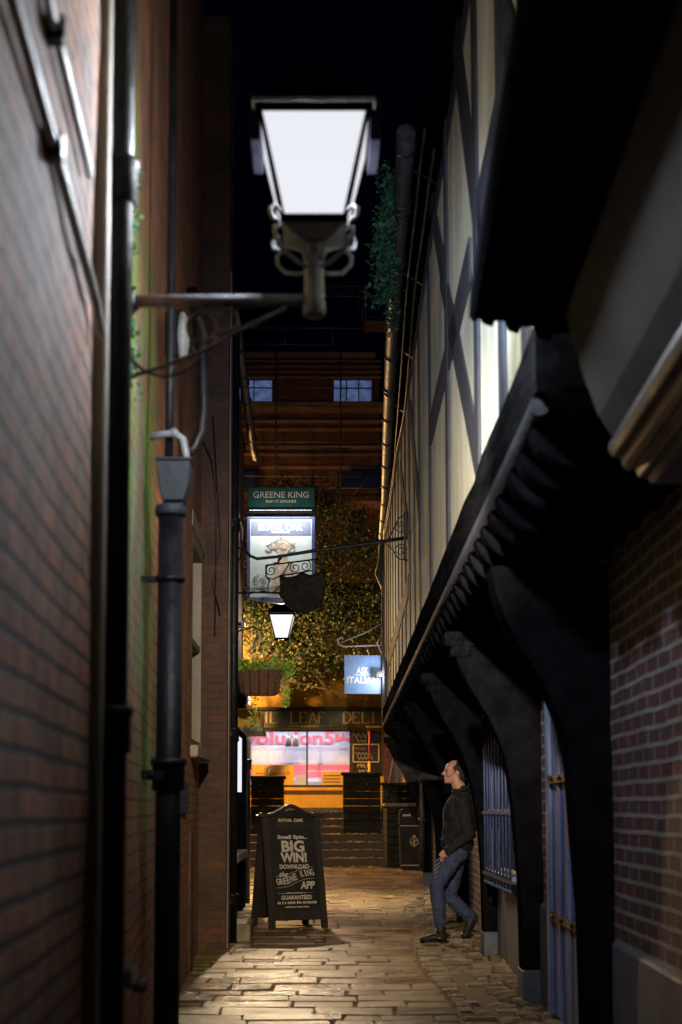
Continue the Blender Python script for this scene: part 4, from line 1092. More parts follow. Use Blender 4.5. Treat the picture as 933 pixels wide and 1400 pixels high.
mb.tube([at(466, 879, AY), at(500, 865, AY), at(522, 853, AY)], .011, 6)
mb.tube([at(521, 868, AY), at(516, 880, AY), at(522, 894, AY)], .010, 6)
mb.build('bracket', M['conduit'], root)
for u in (484, 504):
    MB().tube([at(u, 884, AY), at(u, 897, AY)], .016, 6).build('hanger', M['brass'], root)
q = at(516, 922, AY-.22)
mb = MB(); mb.box(q.x-.02, q.x+.11, AY-.26, AY-.14, q.z-.055, q.z+.055); fx = mb.build('floodlight', M['iron'], root, bevel=.006)
MB().tube([(q.x+.06, AY-.19, q.z), (XJ(24.5)+.02, 24.5, q.z)], .015, 6).build('light_arm', M['iron'], fx)
ar = bpy.data.lights.new('ask_light', 'AREA'); ar.size = .10; ar.energy = 10; ar.color = (.95,.97,1)
ao = bpy.data.objects.new('ask_light', ar); C.objects.link(ao); ao.location = (q.x+.10, AY-.45, q.z-.05)
ao.rotation_euler = Vector((-.45, .6, -.05)).to_track_quat('-Z', 'Y').to_euler()
MB().box(q.x+.05, q.x+.12, AY-.13, AY-.115, q.z-.05, q.z+.05).build('light_lens', emit('floodlight lens', (.95,.97,1), 12), fx)

# metal downpipe by the man and far pipe
def pipe_thing(label, x, y, r, z0, z1, cz_, m='gutter'):
    t = thing('drainpipe', label, 'drainpipe', (x, y, z0), 'drainpipes on the right wall')
    MB().tube([(x, y, z0), (x, y, z1)], r, 12).build('pipe', M[m], t)
    for z in cz_: MB().lathe([(r,-.04),(r*1.3,-.035),(r*1.3,.035),(r,.04)], (x, y, z), 12).build('collar', M[m], t)
q = at(656, 1100, 13.2)
pipe_thing('slim blue grey downpipe on the brick wall right beside the smoking man', XG(13.2)-.05, 13.3, .026, .02, 2.4, [1.1, .3], 'hopper')
q = at(577, 1100, 24.0)
pipe_thing('far dark metal downpipe under the last bracket beside the litter bin', q.x, 24.0, .05, .25, 2.3, [1.75, 1.1])

# ================================================================== STREET BEYOND
# low stone walls beside the steps
def stone_wall(label, x0, x1, y0, y1, z0, z1, cap=True, capm='stonewall', name='stone_wall'):
    t = thing(name, label, 'wall', ((x0+x1)/2, (y0+y1)/2, z0), 'low stone walls by the steps')
    mb = MB(); rr = random.Random(int(x0*100)+77); z = z0; row = 0
    while z < z1-.01:
        h = min(.17, z1-z); x = x0; first = row % 2
        while x < x1-.01:
            w = rr.uniform(.25, .5)*(.5 if first else 1); first = 0; w = min(w, x1-x)
            if x1-x-w < .1: w = x1-x
            mb.box(x+.004, x+w-.004, y0-rr.uniform(0,.004), y1, z+.004, z+h-.004); x += w
        z += h; row += 1
    mb.build('masonry', M['stonewall'], t, bevel=.012)
    if cap: MB().box(x0-.04, x1+.04, y0-.05, y1+.03, z1, z1+.07).build('coping', M[capm], t, bevel=.012)
    return t
P_ = at
a, b = P_(469, 1060, 33.0), P_(521, 1125, 33.0); stone_wall('dark green mossy stone pier right of the deli window at the top of the steps', a.x, b.x, 33.0, 33.5, .5, a.z)
a, b = P_(523, 1074, 33.6), P_(580, 1125, 33.6); stone_wall('low dark stone wall behind the litter bin', a.x, b.x+1.2, 33.6, 33.95, 0, a.z)
a, b = P_(528, 1103, 31.2), P_(550, 1180, 31.2); stone_wall('pale capped stone end wall beside the litter bin at the foot of the steps', a.x, b.x+.5, 31.0, 33.55, 0, a.z, True, 'stonecap')
a, b = P_(343, 1065, 33.0), P_(388, 1120, 33.0); stone_wall('black stone pier left of the steps behind the A-board', a.x, b.x, 33.0, 33.6, .5, a.z)
# tumbler on the left pier
q = P_(366, 1062, 33.2)
n = N('clear glass'); n.b.inputs['Transmission Weight'].default_value = .8; n.b.inputs['Roughness'].default_value = .05; n.b.inputs['Base Color'].default_value = (.9,.92,.95,1); M['glass'] = n.m
mb = MB(); mb.lathe([(.04,0),(.045,.02),(.055,.15),(.06,.21),(.056,.21),(.05,.15),(.04,.03),(.0,.025)], (q.x, 33.2, P_(343,1065,33.0).z+.072), 16)
tag(mb.build('drinking_glass', M['glass']), 'glass left standing on the black stone pier in front of the deli window', 'glass')

# litter bin
q0, q1 = P_(546, 1101, 30.2), P_(577, 1178, 30.2); bx = (q0.x+q1.x)/2; bw = (q1.x-q0.x)/2
root = thing('litter_bin', 'black litter bin with a pale slot and gold emblem at the foot of the steps', 'litter bin', (bx, 30.2, 0))
mb = MB(); mb.hexa([(bx-bw*.9,29.95,.01),(bx+bw*.9,29.95,.01),(bx+bw*.9,30.5,.01),(bx-bw*.9,30.5,.01)], [(bx-bw,29.93,.92),(bx+bw,29.93,.92),(bx+bw,30.52,.92),(bx-bw,30.52,.92)])
mb.build('body', M['binblack'], root, bevel=.025, seg=2)
mb = MB(); mb.box(bx-bw*1.02, bx+bw*1.02, 29.92, 30.53, .94, 1.22); mb.prism([(bx-bw*1.02, 1.222), (bx+bw*1.02, 1.222), (bx+bw*.8, 1.29), (bx-bw*.8, 1.29)], 'y', 29.96, 30.5); mb.build('hood', M['binblack'], root, bevel=.02, seg=2)
MB().box(bx-bw*.75, bx-bw*.05, 29.905, 29.922, 1.13, 1.17).build('label_plate', M['white'], root)
mb = MB(); mb.box(bx-bw*1.0, bx+bw*1.0, 29.915, 29.94, .923, .938); mb.box(bx-bw*.92, bx+bw*.92, 29.93, 29.947, .10, .115); mb.build('trim_band', M['gold'], root)
mb = MB(); ce = Vector((bx+.06, 29.935, .60))
mb.tube(spiral(ce, .085, .085, 0, 360, 16), .010, 5); mb.tube([ce+Vector((0,0,.05)), ce+Vector((0,0,-.11))], .02, 5); mb.tube([ce+Vector((-.07,0,-.02)), ce+Vector((.07,0,.03))], .012, 5)
mb.ball(ce+Vector((0,0,.11)), .03, .01, .03, n=6); mb.build('emblem', M['gold'], root)

# deli building
DY = 37.0
deli = thing('deli_shop', 'ochre rendered delicatessen with green fascia lettered BASIL LEAF DELI and a lit window', 'shop', (0, DY, ST))
D = lambda u, v, dy=0: at(u, v, DY+dy)
xa, xb = D(300, 900).x, D(524, 900).x
zt_ = D(0, 850).z; wl, wr = D(340, 0).x, D(479, 0).x; wzt, wzb = D(0, 998).z, D(0, 1076).z
mb = MB(); mb.box(-9, xb, DY, DY+.25, wzt, zt_); mb.box(-9, wl, DY, DY+.25, ST, wzt); mb.box(wr, xb, DY, DY+.25, ST, wzt); mb.box(wl, wr, DY, DY+.25, ST, wzb)
mb.build('wall', M['ochre'], deli)
mb = MB(); mb.prism([(DY-.2, zt_), (DY+3.6, zt_+1.6), (DY+3.6, zt_), (DY+.3, zt_-.01)], 'x', -9, xb); mb.build('roof', M['lead'], deli)
mb = MB(); f0, f1 = D(300, 996), D(523, 972); mb.box(f0.x, f1.x, DY-.10, DY-.002, f0.z, f1.z); fs_ = mb.build('fascia', M['deligreen'], deli, bevel=.01)
MB().box(f0.x-.05, f1.x+.05, DY-.18, DY-.002, f1.z+.001, f1.z+.09).build('fascia_cornice', M['boardwood'], fs_, bevel=.01)
M['delitext'] = mat('copper lettering', (.75,.52,.34), .6, .15, 9, 0)
hL = D(0, 974).z-D(0, 990).z
x_L = D(399, 0).x
serif_text('LEAF', D(399.5, 0).x, DY-.106, D(0, 989.5).z, hL, .195, .045, M['delitext'], fs_)
serif_text('DELI', D(468, 0).x, DY-.106, D(0, 989.5).z, hL, .195, .050, M['delitext'], fs_)
serif_text('BASIL', D(328, 0).x, DY-.106, D(0, 989.5).z, hL, .20, .05, M['delitext'], fs_)
glyphs('www.basil-leaf.co.uk', .09, front_at(D(425, 0).x, DY-.104, D(0, 992.6).z), M['delitext'], fs_, fit=D(454,0).x-D(395,0).x)
# shop window
fr = MB(); f = .05
fr.box(wl, wl+f, DY-.03, DY+.04, wzb, wzt); fr.box(wr-f, wr, DY-.03, DY+.04, wzb, wzt); fr.box(wl, wr, DY-.03, DY+.041, wzb-.001, wzb+f); fr.box(wl, wr, DY-.03, DY+.041, wzt-f, wzt-.001)
mx_ = D(421, 0).x; fr.box(mx_-.022, mx_+.022, DY-.028, DY+.038, wzb+f, wzt-f)
win = fr.build('shop_window', M['boardwood'], deli)
MB().box(wl-.05, wr+.05, DY-.12, DY-.031, wzb-.10, wzb-.02).build('sill', M['ochre'], win, bevel=.01)
n = N('shop glass'); g1 = n.n('ShaderNodeBsdfTransparent'); g2 = n.n('ShaderNodeBsdfGlossy'); g2.inputs['Roughness'].default_value = .3; mxs = n.n('ShaderNodeMixShader'); mxs.inputs[0].default_value = .004
n.l(g1, 0, mxs, 1); n.l(g2, 0, mxs, 2); n.l(mxs, 0, n.out, 0); M['shopglass'] = n.m
MB().box(wl+f, wr-f, DY+.0, DY+.006, wzb+f, wzt-f).build('pane', M['shopglass'], win)
# back of the display and lit banner
MB().box(wl-.1, wr+.1, DY+.85, DY+.9, wzb-.3, wzt+.2).build('display_back', M['white'], deli)
M['banner'] = mat('white vinyl banner', (.52,.56,.74), .5, .05, 2, .3, stretch=(1,1,.4), bdist=.02)
M['pink'] = mat('pink red print', (.75,.12,.20), .6, .08, 6, 0)
M['lilac'] = mat('pale lilac print', (.36,.34,.62), .6, .08, 6, 0)
BYy = DY+.62
ban = MB(); nx, nz = 40, 16; z0b, z1b = D(0, 1068).z, wzt+.05; vs = []
for i in range(nx+1):
    for j in range(nz+1):
        x = wl-.02+(wr-wl+.04)*i/nx; z = z0b+(z1b-z0b)*j/nz
        vs.append((x, BYy+.012*noise.noise(Vector((x*3+z*2, z*1.5, 0)))+.008*math.sin((x+z*.8)*9)*max(0, x), z))
ban.add(vs, [(i*(nz+1)+j, (i+1)*(nz+1)+j, (i+1)*(nz+1)+j+1, i*(nz+1)+j+1) for i in range(nx) for j in range(nz)], True)
bo = ban.build('banner', M['banner'])
tag(bo, 'white and pink Evolution5 construction banner hanging inside the lit deli window', 'banner')
k = BYy-.045
glyphs('evolution5', .46, front_at(D(396, 0).x-.10, k, D(0, 1007.5).z), M['pink'], bo, fit=D(463,0).x-D(331,0).x, bold=.012)
glyphs('CONSTRUCTION AND PROPERTY CONSULTANTS', .13, front_at(D(402, 0).x, k, D(0, 1021.5).z), M['lilac'], bo, fit=D(480,0).x-D(324,0).x)
q = [(D(458,0).x, D(0,1013).z), (D(458,0).x, D(0,999).z), (D(466,0).x, D(0,1008).z), (D(468,0).x, D(0,999).z), (D(471,0).x, D(0,1008).z), (D(476.5,0).x, D(0,1007).z), (D(476.5,0).x, D(0,1013).z), (D(468,0).x, D(0,1010).z)]
MB().prism(q, 'y', k-.003, k).build('logo_flag', M['pink'], bo)
MB().box(wl, wr, k-.003, k, D(0, 1063).z, D(0, 1045).z).build('pink_band', M['pink'], bo)
glyphs('www.evolution5.co.uk', .09, front_at(D(448, 0).x, k-.006, D(0, 1053).z), M['white'], bo, fit=D(474,0).x-D(420,0).x)
# posters leaning in the window
def poster(label, u0, u1, v0, v1, m_, dy=.12, txt=None, lines=0):
    a, b = D(u0, v0), D(u1, v1)
    o = MB().box(a.x, b.x, DY+dy, DY+dy+.012, b.z, a.z).build('poster', m_); tag(o, label, 'poster', 'posters in the deli window')
    if txt: glyphs(txt, .13, front_at((a.x+b.x)/2, DY+dy-.004, (a.z+b.z)/2+.06), M['red'], o, fit=(b.x-a.x)*.8)
    mb = MB()
    for i in range(lines):
        z = a.z-(a.z-b.z)*(i+1.3)/(lines+1.4); mb.box(a.x+.05, b.x-.05, DY+dy-.005, DY+dy-.001, z-.012, z+.012)
    if lines: mb.build('print_line', M['boardwood'], o)
    return o
poster('wide yellow poster with red Evolution5 lettering behind the glass on the pier', 345, 402, 1046, 1074, M['yellow'], txt='evolution5')
poster('yellow poster with dark lines of print at the right of the deli window', 440, 469, 1055, 1074, M['yellow'], lines=3)
poster('small pale poster between the two yellow posters in the deli window', 404, 420, 1060, 1073, M['banner'], .13)
for i, u in enumerate((394.5, 404.5)):                       # pendants inside the window
    p_ = D(u, 1005, .15); t = thing('pendant_shade', ['left grey pendant shade hanging inside the deli window', 'right grey pendant shade hanging inside the deli window'][i], 'lamp shade', p_, 'pendant shades in the deli window')
    h = D(0, 1006).z-D(0, 1021).z; c_ = D(u, 1021, .15)
    MB().lathe([(.075,0),(.085,.02),(.06,h-.02),(.04,h)], (c_.x, c_.y, c_.z), 14).build('shade', M['greyplastic'], t)
    MB().tube([(c_.x, c_.y, c_.z+h), (c_.x, c_.y, wzt)], .006, 5).build('cord', M['cable'], t)
ar = bpy.data.lights.new('window_light', 'AREA'); ar.shape = 'RECTANGLE'; ar.size = 2.4; ar.size_y = .08; ar.energy = 15; ar.color = (1,.95,.97)
ao = bpy.data.objects.new('window_light', ar); C.objects.link(ao); ao.location = ((wl+wr)/2, DY+.08, wzt-.07); ao.rotation_euler = Vector((0, .8, -1)).to_track_quat('-Z', 'Y').to_euler()
ar = bpy.data.lights.new('window_low_fill', 'AREA'); ar.shape = 'RECTANGLE'; ar.size = 2.4; ar.size_y = .08; ar.energy = 8; ar.color = (1,.95,.97)  # low fill light added to even out the brightness of the banner
ao = bpy.data.objects.new('window_low_fill', ar); C.objects.link(ao); ao.location = ((wl+wr)/2, DY+.18, wzb+.07); ao.rotation_euler = Vector((0, .8, 1)).to_track_quat('-Z', 'Y').to_euler()
# chalk menu board
a, b = D(482, 999), D(522, 1060)
root = thing('menu_board', 'tall black chalk menu board on the deli wall right of the window', 'menu board', (0.8, DY, a.z))
MB().box(a.x, b.x, DY-.05, DY-.002, b.z, a.z).build('board', M['boardblack'], root, bevel=.005)
mb = MB(); p0, p1 = D(483, 1018), D(518, 1042)
for (x0, x1, z0, z1) in ((p0.x, p1.x, p0.z-.012, p0.z+.012), (p0.x, p1.x, p1.z-.012, p1.z+.012), (p0.x-.012, p0.x+.012, p1.z, p0.z), (p1.x-.012, p1.x+.012, p1.z, p0.z)): mb.box(x0, x1, DY-.056, DY-.051, z0, z1)
mb.build('chalk_border', M['gold'], root)
for s_, u, v, w_, m_ in (('Special', 493, 1005.5, 20, 'cream'), ('of the day', 495, 1014, 12, 'cream'), ('Home', 493, 1024, 16, 'gold'), ('Cooked', 497, 1031, 22, 'cream'), ('& Cakes', 499, 1037, 22, 'gold'), ('MILK', 498, 1047, 18, 'gold'), ('MO', 497, 1055, 12, 'gold')):
    if s_ in ('Home', 'Cooked', '& Cakes'):        # illegible chalk scribble
        mb = MB(); c_ = D(u, v); pts = [(c_.x+(i/14-.5)*w_/52.5, DY-.055, c_.z+.05*math.sin(i*2.1+v)) for i in range(15)]; mb.tube(pts, .009, 4); mb.build('chalk_scribble', M[m_], root)
    elif s_ in ('Special', 'of the day'):
        mb = MB(); c_ = D(u, v); pts = [(c_.x+(i/12-.5)*w_/52.5, DY-.055, c_.z+(.10 if s_ == 'Special' else .04)*math.sin(i*1.7)) for i in range(13)]; mb.tube(pts, .008, 4); mb.build('chalk_scribble', M[m_], root)
    else: glyphs(s_, .13, front_at(D(u, v).x, DY-.054, D(u, v).z), M[m_], root, fit=w_/52.5)
# striped pole in front of it
q = at(505.5, 1058, 34.6); qt = at(505.5, 1000, 34.6)
root = thing('striped_pole', 'thin red and yellow pole standing in front of the chalk menu board', 'pole', (q.x, 34.6, ST))
MB().tube([(q.x, 34.6, ST), (q.x, 34.6, at(0,1041,34.6).z)], .038, 10).build('yellow_sleeve', M['yellow'], root)
MB().tube([(q.x, 34.6, at(0,1041,34.6).z), (q.x, 34.6, qt.z)], .020, 8).build('red_rod', M['red'], root)
# bracket lamp bar over the board
root = thing('shop_lamp_arm', 'ornate brass arm fixed above the chalk menu board', 'bracket', (q.x, DY, qt.z))
mb = MB(); p0 = at(504, 994, 36.6); mb.ball(p0, .07, .05, .05, n=7); mb.tube([p0, at(525, 994, 36.6)], .025, 8); mb.build('arm', M['gold'], root)

# brick building at far right, white post, yellow post, lit panel
rb = thing('brick_building', 'orange lit brick building glimpsed under the last jetty bracket', 'building', (3, 38, ST))
MB().box(at(522,0,38).x, 9, 38, 44, ST, 7.5).build('wall', M['brickO'], rb)
a, b = at(553, 1045, 37.95), at(566, 1073, 37.95)
MB().box(a.x, b.x+.3, 37.93, 37.998, b.z, a.z).build('lit_window', emit('cold lit window', (.55,.75,1), 1.6), rb)
MB().box(at(536,0,37.9).x, at(540,0,37.9).x, 37.9, 37.998, ST, at(0,990,38).z).build('white_pilaster', M['white'], rb)
o = MB().box(at(546,0,37.2).x, at(550,0,37.2).x, 37.2, 37.3, ST, at(0,1040,37.2).z).build('post', M['yellow'], bevel=.01); tag(o, 'yellow post before the orange brick building under the far jetty', 'post')
# dark round-topped thing of unclear kind on the low wall, drawn as a planter
q = at(566, 1076, 33.7); t = thing('planter', 'dark planter with shiny leaves on the low wall behind the litter bin', 'planter', q)
MB().lathe([(.12,-.12),(.17,.10),(.18,.12),(.14,.12),(.0,.10)], q, 14).build('pot', M['iron'], t)
mb = MB(); leaves(mb, q+Vector((0,0,.14)), 70, (.08,.08,.06), .10, random.Random(1)); mb.build('foliage', M['leaf'], t, recalc=False)

# scaffolded building behind
SB = 43.0; Q = lambda u, v, dy=0: at(u, v, SB+dy)
sb = thing('building_site', 'tall boarded building under repair behind the deli with blue lit windows', 'building', (0, SB, ST))
top = Q(0, 484).z
MB().box(-12, Q(517,0).x, SB, SB+6, ST, top-.2).build('wall', M['darkbuild'], sb)
MB().box(-12, Q(514, 484).x, SB-.25, SB, Q(0, 491).z, top).build('roof_edge', M['woodpale'], sb, bevel=.02)
for v in (495, 502.5, 510, 517): MB().box(-12, Q(519, 0).x, SB-.16, SB-.002, Q(0, v+1.4).z, Q(0, v-.8).z).build('board', M['wood'], sb)
MB().box(-12, Q(522, 0).x, SB-.10, SB-.003, Q(0, 566).z, Q(0, 551).z).build('timber_band', M['wood'], sb)
for v in (577, 588, 612, 622, 640): MB().box(-12, Q(522, 0).x, SB-.08, SB-.004, Q(0, v+2).z, Q(0, v-2).z).build('board', M['wood'], sb)
for (u0, u1) in ((300, 372), (457, 508)):
    a, b = Q(u0, 521), Q(u1, 549)
    w_ = MB(); w_.box(a.x-.05, b.x+.05, SB-.05, SB-.001, b.z-.05, a.z+.05); fo = w_.build('window', M['darkbuild'], sb)
    n = N('dim blue window %d' % u0); cc = n.coord('Object', (1,1,1)); ns = n.noise(5, 5, .7, cc); rp = n.ramp(ns, 0, [(.35, (.035,.055,.13)), (.65, (.09,.13,.28))]); e = n.n('ShaderNodeEmission'); n.l(rp, 0, e, 0); e.inputs[1].default_value = .9; n.l(e, 0, n.out, 0)
    MB().box(a.x, b.x, SB-.07, SB-.051, b.z, a.z).build('pane', n.m, fo)
    for t_ in (.33, .66): MB().box(a.x+(b.x-a.x)*t_-.02, a.x+(b.x-a.x)*t_+.02, SB-.09, SB-.071, b.z, a.z).build('glazing_bar', M['steel'], fo)
    MB().box(a.x-.1, b.x+.1, SB-.16, SB-.002, b.z-.14, b.z-.052).build('sill', M['wood'], fo)
o = MB(); a, b = Q(300, 645, -.4), Q(352, 672, -.4); o.box(a.x, b.x, SB-.45, SB-.40, b.z, a.z)
tag(o.build('tarpaulin', M['tarp']), 'dark blue tarpaulin on the scaffold left above the green board', 'tarpaulin')
o = MB(); a, b = Q(462, 645, -.4), Q(520, 668, -.4); o.box(a.x, b.x, SB-.45, SB-.40, b.z, a.z)
tag(o.build('tarpaulin', M['tarp']), 'dim blue tarpaulin on the scaffold right above the tree', 'tarpaulin')
# scaffold
sf = thing('scaffolding', 'steel tube scaffold with lattice beam against the night sky behind the deli', 'scaffolding', (0, 41.5, ST))
SF = 41.6; G = lambda u, v: at(u, v, SF)
for u, v0 in ((378, 470), (466, 467), (330, 480), (545, 470)): MB().tube([G(u, v0), (G(u, v0).x, SF, ST)], .026, 8).build('standard', M['steel'], sf)
for v, u0, u1 in ((530, 320, 560), (604, 320, 560), (612, 330, 480), (651, 320, 560), (667, 440, 560), (448, 335, 545), (470, 335, 456), (692, 320, 560)): MB().tube([G(u0, v), G(u1, v+1)], .022, 8).build('ledger', M['steel'], sf)
for u, v0, v1 in ((390, 447, 471), (455, 447, 471), (490, 384, 420)): MB().tube([G(u, v0), G(u, v1)], .018, 6).build('guard_post', M['steel'], sf)
MB().tube([G(470, 692), G(520, 634)], .02, 6).build('diagonal', M['steel'], sf)
mb = MB(); mb.tube([G(436, 391), G(530, 391)], .020, 6); mb.tube([G(436, 405), G(530, 405)], .020, 6)
us = [441, 450, 461, 476, 480, 489, 500, 512, 524]
for i, (u, w) in enumerate(zip(us, us[1:])): mb.tube([G(u, 391 if i % 2 else 405), G(w, 405 if i % 2 else 391)], .012, 5)
mb.build('lattice_beam', M['steel'], sf)
mb = MB()
for u in (497, 501): mb.tube([G(u, 396), G(u-1, 440)], .022, 6)
for v in (412, 423, 433, 441): mb.tube([G(499, v), G(530, v)], .014, 5)
mb.build('ladder_frame', M['steel'], sf)
mb = MB(); a, b = G(498, 443), G(560, 443); mb.box(a.x, b.x, SF-.3, SF+.6, b.z-.05, b.z); mb.build('walk_board', M['wood'], sf); mb = MB(); a, b = G(470, 689), G(560, 689); mb.box(a.x, b.x, SF-.3, SF+.6, b.z-.2, b.z+.02)
mb.build('walk_board', M['wood'], sf)

# tree in front of the deli
TY = 35.0
root = thing('tree', 'bushy tree with gold lit leaves between the pub sign and the ASK ITALIAN sign', 'tree', (at(352,0,TY).x-.3, TY, ST))
rr = random.Random(21); V = lambda u, v, dy=0: at(u, v, TY+dy)
tw = MB(); base = Vector((at(338,0,TY).x, TY, ST))
k = [base+Vector((-.3,0,0)), V(322, 1040), V(326, 985), V(345, 925), V(385, 870)]
tw.tube(k, [.13,.11,.10,.085,.06], 9)
ends = []
for (u, v, dy) in ((345,700,0),(372,690,.2),(390,660,-.2),(430,672,.1),(455,665,.2),(470,705,0),(505,760,-.3),(515,820,.2),(510,900,-.2),(470,840,.3),(440,780,-.4),(415,740,.2),(350,800,-.2),(335,740,.1),(360,880,.4),(480,930,-.2),(520,860,0),(430,900,-.3),(395,800,.4),(500,958,-.5),(460,955,-.4),(410,945,-.3)):
    p0 = k[rr.choice((3, 4))]; p1 = V(u, v, dy); mid = p0.lerp(p1, .5)+Vector((rr.uniform(-.25,.25), rr.uniform(-.2,.2), rr.uniform(-.1,.25)))
    pts = []
    for i in range(7):
        t = i/6; pts.append(p0*(1-t)**2+mid*2*t*(1-t)+p1*t*t+Vector((rr.uniform(-.04,.04), 0, rr.uniform(-.04,.04))))
    tw.tube(pts, [.045-.006*i for i in range(7)], 6); ends.append(pts)
    for j in range(7):
        q = pts[rr.randint(2, 6)]; e = q+Vector((rr.uniform(-.5,.5), rr.uniform(-.3,.3), rr.uniform(-.25,.45)))
        tw.tube([q, q.lerp(e, .5)+Vector((0,0,.05)), e], [.012,.009,.004], 4); ends.append([q, q.lerp(e, .5), e])
tw.build('trunk', M['bark'], root)
cr_ = MB()
for pts in ends:
    dens = 1
    for p in pts:
        if p.z < V(0, 930).z and rr.random() < .9: continue
        leaves(cr_, p, 24 if len(pts) == 3 else 34, (.15,.16,.14), .085, rr)
def inside(u, v):
    return ((u-465)/62)**2+((v-860)/100)**2 < 1 or ((u-380)/60)**2+((v-790)/125)**2 < 1 or ((u-435)/85)**2+((v-745)/75)**2 < 1
c_ = 0
while c_ < 600:
    u, v = rr.uniform(325, 527), rr.uniform(665, 925)
    if not inside(u, v): continue
    leaves(cr_, V(u, v, rr.uniform(-.7, .7)), 36, (.13,.15,.12), .065, rr); c_ += 1
for k in range(34):       # upright shoots at the top
    u = rr.uniform(335, 520); v0 = rr.uniform(650, 690) if u < 470 else rr.uniform(690, 740)
    for i in range(9): leaves(cr_, V(u+rr.uniform(-1,1), v0+i*6, 0), 6, (.03,.05,.05), .07, rr)
cr_.build('crown', M['leaf'], root, recalc=False)

# fallen leaves
mb = MB(); rr = random.Random(8)
for k in range(300):
    i = rr.randint(-1, 6); yy = 31.5+i*.38+rr.uniform(.05, .33); zz = SH*(i+1)+.018 if i >= 0 else .02
    if i < 0: yy = 30.6+rr.uniform(0, .85)
    p = Vector((rr.triangular(-.3, 1.45, 1.0), yy, zz)); a = rr.uniform(0, 6.28); s_ = rr.uniform(.03, .07)
    mb.add([p+Vector((math.cos(a+q)*s_, math.sin(a+q)*s_*.7, rr.uniform(0, .03))) for q in (0, 1.6, 3.1, 4.7)], [(0,1,2,3)])
for k in range(60):
    p = Vector((rr.uniform(.85, 1.4), rr.uniform(9, 30), .05)); a = rr.uniform(0, 6.28); s_ = rr.uniform(.015, .04)
    mb.add([p+Vector((math.cos(a+q)*s_, math.sin(a+q)*s_*.7, rr.uniform(0, .02))) for q in (0, 1.6, 3.1, 4.7)], [(0,1,2,3)])
stuff(mb.build('fallen_leaves', M['fallen'], recalc=False), 'scattered golden fallen leaves on the stone steps', 'leaves')

# street lamp on the street, just out of view behind the pub
sl = thing('street_lamp', 'tall sodium street lamp on the street beyond the pub', 'street lamp', (-2.9, 33.9, ST))
MB().tube([(-2.9, 33.9, ST), (-2.9, 33.9, 5.2), (-2.8, 33.8, 5.5), (-2.6, 33.5, 5.52)], [.06,.05,.045,.04], 10).build('column', M['ironG'], sl)
MB().box(-2.65, -2.35, 33.0, 33.5, 5.46, 5.56).build('lamp_head', M['greyplastic'], sl, bevel=.03)
lamp('street_lamp_light', 'POINT', (-2.5, 33.2, 5.35), 1850, (1.0,.56,.19), .12)

sl = thing('street_lamp', 'unseen taller sodium lamp added to light the boarded building under repair', 'street lamp', (-4.3, 38.9, ST))  # lamp added out of view to brighten the boarded building
MB().tube([(-4.3, 38.9, ST), (-4.3, 38.9, 8.6), (-4.2, 38.8, 8.95), (-3.9, 38.6, 9.0)], [.08,.06,.05,.045], 10).build('column', M['ironG'], sl)
MB().box(-4.0, -3.5, 38.4, 38.8, 8.95, 9.06).build('lamp_head', M['greyplastic'], sl, bevel=.03)
lamp('added_street_lamp_light', 'POINT', (-3.7, 38.6, 8.84), 330, (1.0,.56,.22), .12)

# ================================================================== THE MAN
PY = 14.0
A = lambda u, v, dy=0: at(u, v, PY+dy)
def remesh(mb, name, mat_, parent, vox, smooth=6, disp=0, dsc=.08):
    o = mb.build('tmp', None); md = o.modifiers.new('r', 'REMESH'); md.mode = 'VOXEL'; md.voxel_size = vox
    s_ = o.modifiers.new('s', 'SMOOTH'); s_.iterations = smooth; s_.factor = .5
    dg = bpy.context.evaluated_depsgraph_get(); dg.update()
    me = bpy.data.meshes.new_from_object(o.evaluated_get(dg)); bpy.data.objects.remove(o)
    o0 = ORI.get(parent.name, Vector()) if parent is not None else Vector()
    if disp:
        ns = [v.normal.copy() for v in me.vertices]
        for v, n_ in zip(me.vertices, ns):
            w = Vector((v.co.x*1.0, v.co.y, v.co.z*1.8))/dsc
            v.co += n_*disp*(noise.noise(w)+.5*noise.noise(w*2.1))
    for v in me.vertices: v.co -= o0
    me.polygons.foreach_set('use_smooth', [True]*len(me.polygons))
    me.materials.clear(); me.materials.append(mat_)
    ob = bpy.data.objects.new(name, me); C.objects.link(ob)
    if parent is not None: ob.parent = parent; ORI[ob.name] = o0
    return ob
def limb(mb, pts, rs, n=12, ry=1.0):
    pts = [Vector(p) for p in pts]
    for p, q, a, b in zip(pts, pts[1:], rs, rs[1:]): mb.tube([p, q], [a, b], n)
    for p, r_ in zip(pts, rs): mb.ball(p, r_*.99, r_*.99, r_*.99, n=8)
# joints (x towards +: the wall behind him; he faces -x; near side is -y)
head = A(622, 1056); neck = A(631, 1084); chest = A(629, 1112); waist = A(624, 1145); hip = A(622, 1166)
shN = A(633, 1097, -.17); shF = A(629, 1097, .17)
elN = A(641, 1140, -.20); haN = A(609, 1167, -.165)
elF = A(634, 1140, .20); haF = A(611, 1168, .15)
hpN = A(619, 1172, -.09); hpF = A(624, 1172, .09)
knN = A(597, 1210, -.12); anN = A(603, 1268, -.11); toN = A(579, 1284, -.13)
knF = A(614, 1226, .09); anF = A(645, 1256, .11); toF = A(637, 1279, .11)
body = MB()
